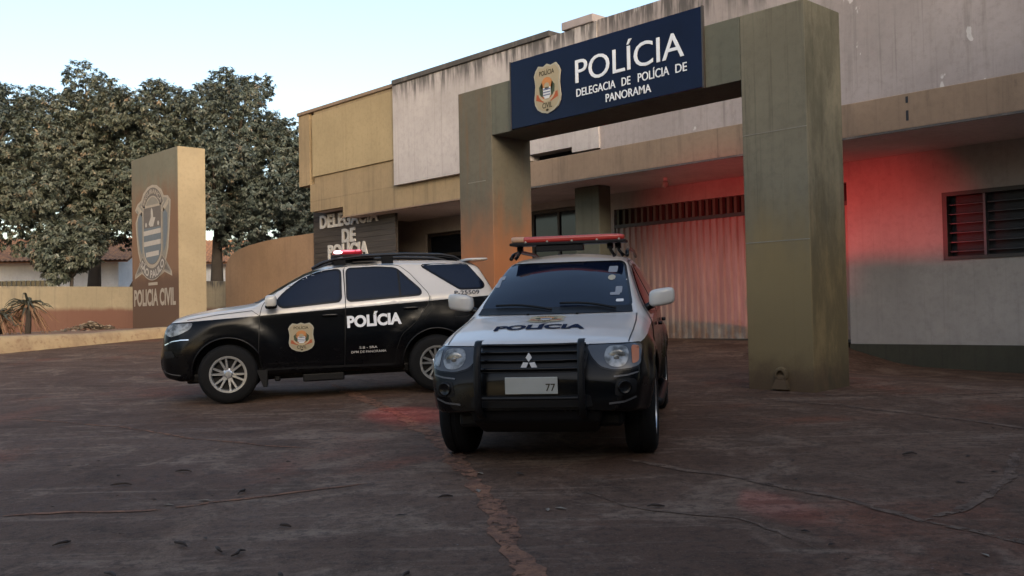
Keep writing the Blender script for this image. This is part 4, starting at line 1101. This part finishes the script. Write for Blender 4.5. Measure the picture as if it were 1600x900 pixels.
# writing
def car_text(car, s, x0, x1, z0, z1, mat, bold, ax='L', name='lettering', slope=0, off=.0145):
    v, f = text2d(s, abs(x1 - x0), z1 - z0, bold, step=.05)
    mid = (x0 + x1) / 2; zc = (z0 + z1) / 2
    v = [(mid - a, zc + b + slope * a) for a, b in v] if ax == 'L' else v
    return car.patch(name, None, ax, mat, off, mesh2d=(v, f), smooth=False)
car_text(A, 'POLÍCIA', -1.56, -2.29, .925, 1.125, 'white_letter', .045, slope=.03)
car_text(A, 'DPM DE PANORAMA', -1.60, -2.07, .575, .607, 'grey_letter', .01)
car_text(A, 'S.B - SRA', -1.71, -1.95, .632, .664, 'grey_letter', .01)
car_text(A, 'P-25509', -3.03, -3.38, 1.295, 1.35, 'black_letter', .02)
pv, pf = [], []
layers_obj('door_badge', badge_layers(.08), lambda u, v, d: A.hit(-.955 - u * .37, .825 + v * .385, 'L', .0125 + d), A.root, .0015)
# roof light, lit
LB = empty('light_bar', (-1.62, 0, 1.86)); LB.parent = A.root
def bar(parent, w_, dd, h, lens, z0, base=.022, lip=.015):
    MB().box(-dd / 2 - lip, dd / 2 + .015, -w_ / 2 - .015, w_ / 2 + .015, z0, z0 + base).obj('bar_base', 'black_plastic', parent, bevel=.006)
    v, f = superell((0, 0, z0 + base + h / 2), (dd / 2, w_ / 2, h / 2), .35, 12)
    return mesh_obj('lens', v, f, lens, parent, True)
MB().box(-.08, .08, -.30, .30, -.03, .035).obj('bar_foot', 'black_plastic', LB, bevel=.01)
bar(LB, 1.10, .42, .075, 'red_lens_lit', .035, lip=.20)
v, f = superell((.135, .535, .092), (.060, .030, .022), .7, 10); mesh_obj('lamp', v, f, 'lamp_lit', LB, True)
v, f = superell((.0, .54, .106), (.10, .022, .014), .7, 10); mesh_obj('lamp', v, f, 'pink_lit', LB, True)
v, f = superell((-.14, .535, .108), (.035, .02, .012), .7, 10); mesh_obj('lamp', v, f, 'pink_lit', LB, True)

# ---- black and white SUV seen from the front
M['paint_front'] = two_tone('paint_black_below_white_b', 1.005, -.10)
K = dict(
    zc=[(.86, .66), (.85, .76), (.82, .82), (.78, .87), (.72, .945), (.66, .985), (.56, 1.015), (.3, 1.075), (0, 1.125), (-.3, 1.17), (-.40, 1.195), (-.7, 1.365), (-1.0, 1.515), (-1.3, 1.645), (-1.45, 1.70), (-1.75, 1.74), (-2.4, 1.75), (-3.2, 1.725), (-3.5, 1.69), (-3.66, 1.5), (-3.8, 1.15), (-3.84, .9), (-3.86, .62)],
    ze=[(.86, .63), (.85, .73), (.82, .79), (.78, .84), (.72, .915), (.66, .955), (.56, .99), (.3, 1.045), (0, 1.095), (-.3, 1.14), (-.40, 1.165), (-.7, 1.325), (-1.0, 1.47), (-1.3, 1.595), (-1.45, 1.645), (-1.75, 1.685), (-2.4, 1.695), (-3.2, 1.67), (-3.5, 1.64), (-3.66, 1.46), (-3.8, 1.1), (-3.84, .86), (-3.86, .6)],
    we=[(.86, .60), (.82, .68), (.76, .72), (.66, .74), (.3, .755), (-.3, .755), (-.45, .735), (-.8, .67), (-1.3, .60), (-1.6, .575), (-3.2, .56), (-3.66, .58), (-3.86, .62)],
    wd=[(.86, .66), (.82, .755), (.76, .81), (.66, .83), (.3, .84), (-.3, .85), (-.6, .855), (-2.6, .855), (-3.4, .83), (-3.7, .78), (-3.86, .70)],
    zd=[(.86, .60), (.82, .72), (.76, .80), (.66, .90), (.3, .985), (-.3, 1.06), (-.6, 1.09), (-2.5, 1.13), (-3.4, 1.15), (-3.7, 1.0), (-3.86, .58)],
    wm=[(.86, .67), (.82, .775), (.76, .83), (.6, .88), (.3, .88), (-.5, .885), (-3.0, .885), (-3.5, .86), (-3.7, .81), (-3.86, .72)],
    zm=[(.86, .60), (.8, .66), (.5, .70), (-3.3, .72), (-3.86, .56)],
    wb=[(.86, .63), (.82, .73), (.76, .785), (.6, .82), (.3, .82), (-3.2, .82), (-3.6, .76), (-3.86, .66)],
    zb=[(.86, .47), (.83, .45), (.76, .44), (.6, .42), (.3, .40), (-2.6, .36), (-3.2, .40), (-3.86, .48)])
Bv = Car('police_suv', (-5.8, 5.899, .446), (5.339, -.030, .007), K, .86, -3.86, (0, -2.80), 'paint_front', .455, [(.50, .08, .045)])
tag(Bv.root, 'black and white police SUV facing the camera with red light bar and bull bar', 'police car')
for x in (0, -2.80):
    for sg in (1, -1): wheel(Bv, x, sg, .775, 'six')
door1 = [(-.62, .42), (-.58, .62), (-.60, 1.06), (-.66, 1.17), (-.92, 1.33), (-1.2, 1.48), (-1.45, 1.60), (-1.66, 1.645), (-1.66, 1.1), (-1.62, .42)]
door2 = [(-1.68, 1.645), (-2.3, 1.66), (-2.5, 1.63), (-2.68, 1.15), (-2.6, .95), (-2.35, .78), (-2.28, .42), (-1.64, .42), (-1.68, 1.1)]
win1 = [(-.76, 1.16), (-1.02, 1.34), (-1.45, 1.545), (-1.60, 1.575), (-1.60, 1.14)]
win2 = [(-1.74, 1.58), (-2.26, 1.59), (-2.42, 1.57), (-2.60, 1.17), (-1.74, 1.145)]
win3 = [(-2.66, 1.58), (-3.35, 1.56), (-3.48, 1.20), (-2.78, 1.18)]
for ax in ('L', 'R'):
    for dr, wi, hx in ((door1, win1, -1.45), (door2, win2, -2.42)):
        Bv.patch('door_gap', inset(rpoly(dr, .05), -.010), ax, 'black_plastic', .0025, .06, Bv.body)
        dd = Bv.patch('door', rpoly(dr, .05), ax, 'paint_front', .006, .06)
        Bv.patch('window_frame', inset(rpoly(wi, .04), -.03), ax, 'black_gloss', .009, .06, dd)
        Bv.patch('window', rpoly(wi, .04), ax, 'tint', .013, .06, dd)
        sg = 1 if ax == 'L' else -1
        v, f = superell((hx, sg * .90, 1.02), (.10, .022, .018), .5, 8); mesh_obj('door_handle', v, f, 'black_gloss', dd, True)
    Bv.patch('quarter_window', rpoly(win3, .04), ax, 'tint', .008, .06)
wsb = [(-.675, 1.215), (.675, 1.215), (.625, 1.40), (.560, 1.625), (-.560, 1.625), (-.625, 1.40)]
Bv.patch('windscreen_frame', inset(rpoly(wsb, .05), -.022), 'F', 'black_gloss', .004, .06)
ws = Bv.patch('windscreen', rpoly(wsb, .05), 'F', 'tint', .008, .06)
Bv.patch('cowl', [(-.70, 1.165), (.70, 1.165), (.685, 1.222), (-.685, 1.222)], 'F', 'black_plastic', .010, .05)
for a, b in (((-.02, 1.19), (-.55, 1.235)), ((.55, 1.19), (.04, 1.245))):
    n = 8; P = []
    for k in range(n + 1):
        t = k / n; h = Bv.hit(a[0] + (b[0] - a[0]) * t, a[1] + (b[1] - a[1]) * t + .02 * math.sin(math.pi * t), 'F', .03); P.append(h)
    MB().tube(P, .011, 6).obj('wiper', 'black_plastic', Bv.root, smooth=True)
for (y, z, a, b, mt) in ((.475, 1.555, .042, .030, 'sticker'), (.475, 1.475, .036, .026, 'badge_rim'), (.555, 1.36, .030, .030, 'sticker'), (.525, 1.325, .045, .012, 'sticker'), (.575, 1.265, .035, .012, 'badge_white'), (-.585, 1.50, .018, .020, 'sticker'), (-.61, 1.46, .02, .05, 'sticker')):
    Bv.patch('sticker', disc(y, z, a, b, 10) if mt == 'badge_rim' else rpoly([(y - a, z - b), (y + a, z - b), (y + a, z + b), (y - a, z + b)], .01, 2), 'F', mt, .011, .04, ws, smooth=False)
# bonnet seams, washer jets
for sg in (1, -1):
    Bv.patch('bonnet_gap', line_strip([(.62, sg * .725), (.3, sg * .742), (-.05, sg * .745), (-.38, sg * .735)], .009), 'T', 'black_plastic', .004, .05, Bv.body)
    v, f = superell((-.26, sg * .22, 1.172), (.018, .014, .008), .8, 6); mesh_obj('washer_jet', v, f, 'black_plastic', Bv.root, True)
v, f = text2d('POLÍCIA', .76, .20, .045, step=.04)
Bv.patch('lettering', None, 'T', 'navy_letter', .006, mesh2d=([(.25 - b, -.03 + a) for a, b in v], f), smooth=False)
layers_obj('bonnet_badge', badge_layers(.08), lambda u, v, d: Bv.hit(-.045 - v * .30, -.02 + u * .36, 'T', .005 + d), Bv.root, .0015)
# front end
GR = [(-.44, .755), (.40, .755), (.43, .955), (-.47, .955)]
gr = Bv.patch('grille', rpoly(GR, .03), 'F', 'black_plastic', .006, .04)
for z in (.775, .835, .895, .945):
    P = [Bv.hit(y, z, 'F', .022) for y in np.linspace(-.44, .40, 15)]
    MB().tube(P, .013 if z > .76 else .01, 6).obj('grille_slat', 'black_gloss', gr, smooth=True)
def diamond(c, a, r, wdt):
    d = Vector((math.cos(a), math.sin(a))); n = Vector((-d.y, d.x)); c = Vector(c)
    return [tuple(c + d * .004), tuple(c + d * r * .5 + n * wdt), tuple(c + d * r), tuple(c + d * r * .5 - n * wdt)]
for k, a in enumerate((90, 210, 330)):
    v2, f2 = flat_poly(diamond((-.03, .835), R_(a), .075, .024)); base = Bv.hit(-.03, .835, 'F', .04)
    v, f = extrude2d(v2, f2, lambda y, z, d: (base.x + d + (.835 - z) * .1, y, z), .014); mesh_obj('front_emblem', v, f, 'emblem', gr)
HL = [(.405, .945), (.80, .95), (.825, .93), (.815, .80), (.76, .775), (.62, .765), (.52, .79), (.45, .86)]
for sg in (1, -1):
    P = [(y * sg, z) for y, z in HL]
    Bv.patch('headlight_rim', inset(rpoly(P, .03), -.012), 'F', 'black_gloss', .004, .03)
    hl = Bv.patch('headlight', rpoly(P, .03), 'F', 'lamp_housing', .008, .03)
    Bv.patch('reflector', rpoly([(sg * .56, .935), (sg * .715, .935), (sg * .735, .86), (sg * .70, .785), (sg * .60, .783), (sg * .54, .84)], .05), 'F', 'headlamp', .012, .025, hl)
    b = Bv.hit(sg * .64, .86, 'F', .012); v, f = superell((b.x - .01, sg * .64, .86), (.012, .070, .062), 1, 10); mesh_obj('lamp', v, f, 'headlamp', hl, True)
    b = Bv.hit(sg * .64, .86, 'F', .03); v, f = superell((b.x + .001, sg * .64, .86), (.006, .022, .02), 1, 8); mesh_obj('bulb', v, f, 'headlamp', hl, True)
    Bv.patch('indicator', rpoly([(sg * .745, .935), (sg * .80, .935), (sg * .80, .82), (sg * .755, .80)], .02), 'F', 'amber' if sg > 0 else 'headlamp', .013, .025, hl)
    Bv.patch('fog_recess', rpoly([(sg * .62, .57), (sg * .78, .58), (sg * .79, .70), (sg * .64, .70)], .04), 'F', 'black_plastic', .005, .03)
    MB().lathe([(0, .01), (.04, .008), (.05, .02), (.055, 0)], 20, 'Y').obj('fog_lamp', 'black_gloss', Bv.root, smooth=True)
    Bv.patch('bumper_glint', line_strip([(sg * .62, .715), (sg * .72, .725), (sg * .80, .745)], .012), 'F', 'steel_slat', .006, .03)  # pale strips laid on the black bumper as its highlights
    Bv.patch('bumper_glint', line_strip([(sg * .58, .515), (sg * .70, .53), (sg * .78, .56)], .014), 'F', 'steel_slat', .006, .03)
k = 0
for o in list(COL.objects):
    if o.name.startswith('fog_lamp') and o.parent == Bv.root:
        sg = (1, -1)[k]; k += 1; b = Bv.hit(sg * .70, .635, 'F', .004); o.location = b; o.rotation_euler = (0, 0, R_(-90 + sg * 18))
Bv.patch('lower_intake', rpoly([(-.50, .49), (.46, .49), (.44, .585), (-.48, .585)], .03), 'F', 'black_plastic', .006, .05)
# number plate: blanked except for its last figures
b = Bv.hit(-.01, .66, 'F', .03)
pl = MB().box(b.x - .004, b.x + .006, -.215, .195, .595, .725).obj('number_plate', 'plate', Bv.root, bevel=.004)
v, f = text2d('77', .075, .058, .012, cx=.14, cy=.645); layers_obj('plate_figures', [(0, 'badge_dark', v, f)], lambda y, z, d: (b.x + .008 + d, y, z), pl)
# bull bar
m = MB()
for y in (-.415, .385):
    P = [(.80, y, .40), (.90, y, .44), (.95, y, .52), (.955, y, .70), (.94, y, .88), (.905, y, .97), (.86, y, 1.005), (.80, y, 1.01)]
    v = []; f = []
    for p in P: 
        for dy, dx in ((-.026, 0), (-.026, .03), (-.012, .042), (.012, .042), (.026, .03), (.026, 0)): v.append((p[0] + dx, p[1] + dy, p[2]))
    for i in range(len(P) - 1):
        for q in range(6): f.append((i * 6 + q, i * 6 + (q + 1) % 6, (i + 1) * 6 + (q + 1) % 6, (i + 1) * 6 + q))
    f += [tuple(range(6))[::-1], tuple((len(P) - 1) * 6 + q for q in range(6))]
    m.add(v, f)
for z in (.57,): m.tube([(.955, -.40, z), (.97, 0, z), (.955, .37, z)], .014, 8)
m.obj('bull_bar', 'black_plastic', Bv.root, smooth=True, angle=40)
MB().box(-3.2, .60, -.66, .66, .30, .42).obj('underbody', 'black_plastic', Bv.root, bevel=.03)
MB().add([(.84, -.52, .50), (.84, .52, .50), (.80, -.50, .37), (.80, .50, .37), (.60, -.46, .26), (.60, .46, .26), (.10, -.46, .25), (.10, .46, .25), (.10, -.52, .50), (.10, .52, .50)], [(0, 2, 3, 1), (2, 4, 5, 3), (4, 6, 7, 5), (6, 8, 9, 7), (8, 0, 1, 9), (0, 8, 6, 4, 2), (1, 3, 5, 7, 9)]).obj('skid_plate', 'black_plastic', Bv.root, bevel=.02)
for sg in (1, -1):
    for wx in (0, -2.80):
        P = []
        for k in range(33):
            a = R_(-18 + 216 * k / 32); h = Bv.hit(wx + .462 * math.cos(a), .40 + .462 * math.sin(a), 'L', 0)
            if h is not None and h.z > .36: P.append((h.x, h.y * sg - sg * .004, h.z))
        MB().tube(P, .013, 8).obj('wheel_arch', 'black_gloss', Bv.root, smooth=True)
        MB().box(wx - .50, wx - .475, *sorted((sg * .66, sg * .88)), .14, .40).obj('mud_flap', 'black_plastic', Bv.root)
    MB().tube([(-.55, sg * .86, .36), (-.65, sg * .90, .34), (-2.15, sg * .90, .34), (-2.25, sg * .86, .36)], .04, 8).obj('side_step', 'black_plastic', Bv.root, smooth=True)
    v, f = superell((-.72, sg * .945, 1.285), (.075, .118, .080), .5, 12, lambda x, y, z: (x - .03 * abs(y) / .12, y, z + .015 * (y * sg) / .12)); mi_ = mesh_obj('side_mirror', v, f, 'white_paint', Bv.root, True)
    MB().tube([(-.78, sg * .76, 1.17), (-.75, sg * .86, 1.22)], .035, 8).obj('mirror_arm', 'black_gloss', mi_, smooth=True)
    P = [(-1.50, sg * .59, 1.70), (-1.62, sg * .585, 1.745), (-2.0, sg * .58, 1.785), (-2.9, sg * .57, 1.775), (-3.3, sg * .565, 1.73)]
    MB().tube(P, .02, 8).obj('roof_rail', 'black_gloss', Bv.root, smooth=True)
# light bar across the roof
LT = empty('light_bar', (-1.55, 0, 1.80)); LT.parent = Bv.root
bar(LT, 1.14, .27, .062, 'red_lens', .03, .028, lip=.05)
v, f = superell((0, -.50, .089), (.137, .075, .032), .35, 10); mesh_obj('end_lens', v, f, 'cream_lens', LT, True)
for y in (-.42, -.20, .05, .30, .52):
    v, f = superell((.142, y, .062), (.008, .012, .012), 1, 6); mesh_obj('screw', v, f, 'badge_rim', LT, True)
MB().box(.02, .13, -.32, .16, -.035, .028).obj('siren_box', 'black_plastic', LT, bevel=.008)
for y in (-.50, .42, .50):
    MB().tube([(.0, y, .03), (.0, y * 1.01, -.04), (.0, y * 1.06, -.075), (.02, y * 1.10, -.10)], [.02, .016, .016, .02], 8).tube([(.0, y - .03, .0), (.0, y + .03, .0)], .028, 8).obj('bar_bracket', 'black_gloss', LT, smooth=True, angle=40)

# ------------------------------------------------------------------ red lamps of the roof lights
def world_of(car, p):
    bpy.context.view_layer.update(); return car.root.matrix_world @ Vector(p)
def red_spot(p, target, watts, cone, blend=1.0, size=.03):
    ld = bpy.data.lights.new('roof_lamp', 'SPOT'); ld.energy = watts; ld.color = (1, .045, .05); ld.spot_size = R_(cone); ld.spot_blend = blend; ld.shadow_soft_size = size
    lo = bpy.data.objects.new('roof_lamp', ld); COL.objects.link(lo); lo.location = p
    lo.rotation_euler = (Vector(p) - Vector(target)).to_track_quat('Z', 'Y').to_euler()
    return lo
pA = world_of(A, (-1.855, 0.0, 1.9215))
red_spot(pA, (-8.5, 17.3, 2.75), 1150, 25, .9, .004)
red_spot(world_of(Bv, (-1.712, .25, 1.872)), (-11.2, 17.3, 2.85), 900, 30, 1.0, .006)
pB = world_of(Bv, (-1.36, .30, 1.86))
red_spot(pB, (-3.35, 5.35, .40), 60, 8, .9, .02)
red_spot(world_of(A, (-1.62, .64, 1.93)), (-8.9, 6.7, .5), 85, 24, 1.0, .02)

# ------------------------------------------------------------------ litter on the lot
lm = []
for k in range(3):
    s = .05 + .02 * k
    lm.append(mesh_obj('dry_leaf', [(-s, 0, 0), (-.3 * s, -.32 * s, .012), (s, 0, .004), (-.3 * s, .32 * s, .014), (0, 0, .002)], [(0, 1, 4), (1, 2, 4), (2, 3, 4), (3, 0, 4)], 'dry_leaf' if k < 2 else 'pale_leaf').data)
for o in [o for o in COL.objects if o.name.startswith('dry_leaf')]: bpy.data.objects.remove(o)
r = random.Random(9)
for k in range(60):
    me = lm[0] if k % 3 else lm[2] if k % 2 else lm[1]
    o = bpy.data.objects.new('dry_leaf', me); COL.objects.link(o)
    t = r.uniform(3.6, 9); a = r.uniform(-.5, .52)
    x = t * (-.728 + .686 * a); y = t * (.686 + .728 * a)
    o.location = (x, y, lot_z(x, y) + .006); o.rotation_euler = (0, 0, r.uniform(0, 6.28)); s = r.uniform(.25, .7); o.scale = (s, s, s)
    pale = me is lm[2]
    tag(o, 'pale dry leaf scrap lying on the concrete lot' if pale else 'dark curled dry leaf lying on the concrete lot', 'leaf', 'pale leaf scraps on the lot' if pale else 'dark dry leaves on the lot')

for k in range(16):
    a = r.uniform(-.5, -.02) if k < 13 else r.uniform(0, .45); t = r.uniform(4.6, 8.5)
    x = t * (-.728 + .686 * a); y = t * (.686 + .728 * a); L_ = r.uniform(.09, .2); ph = r.uniform(0, 6.28)
    tw = MB().tube([(-L_ / 2, 0, .006), (-L_ * .15, L_ * r.uniform(-.15, .2), .014), (L_ * .2, L_ * r.uniform(-.05, .2), .016), (L_ / 2, 0, .006)], [.004, .010, .008, .003], 6).obj('dry_pod', 'dry_leaf', smooth=True)
    tw.location = (x, y, lot_z(x, y) + .006); tw.rotation_euler = (0, 0, ph)
    tag(tw, 'small dark curled seed pod fallen on the concrete lot', 'seed pod', 'dark seed pods fallen on the lot')
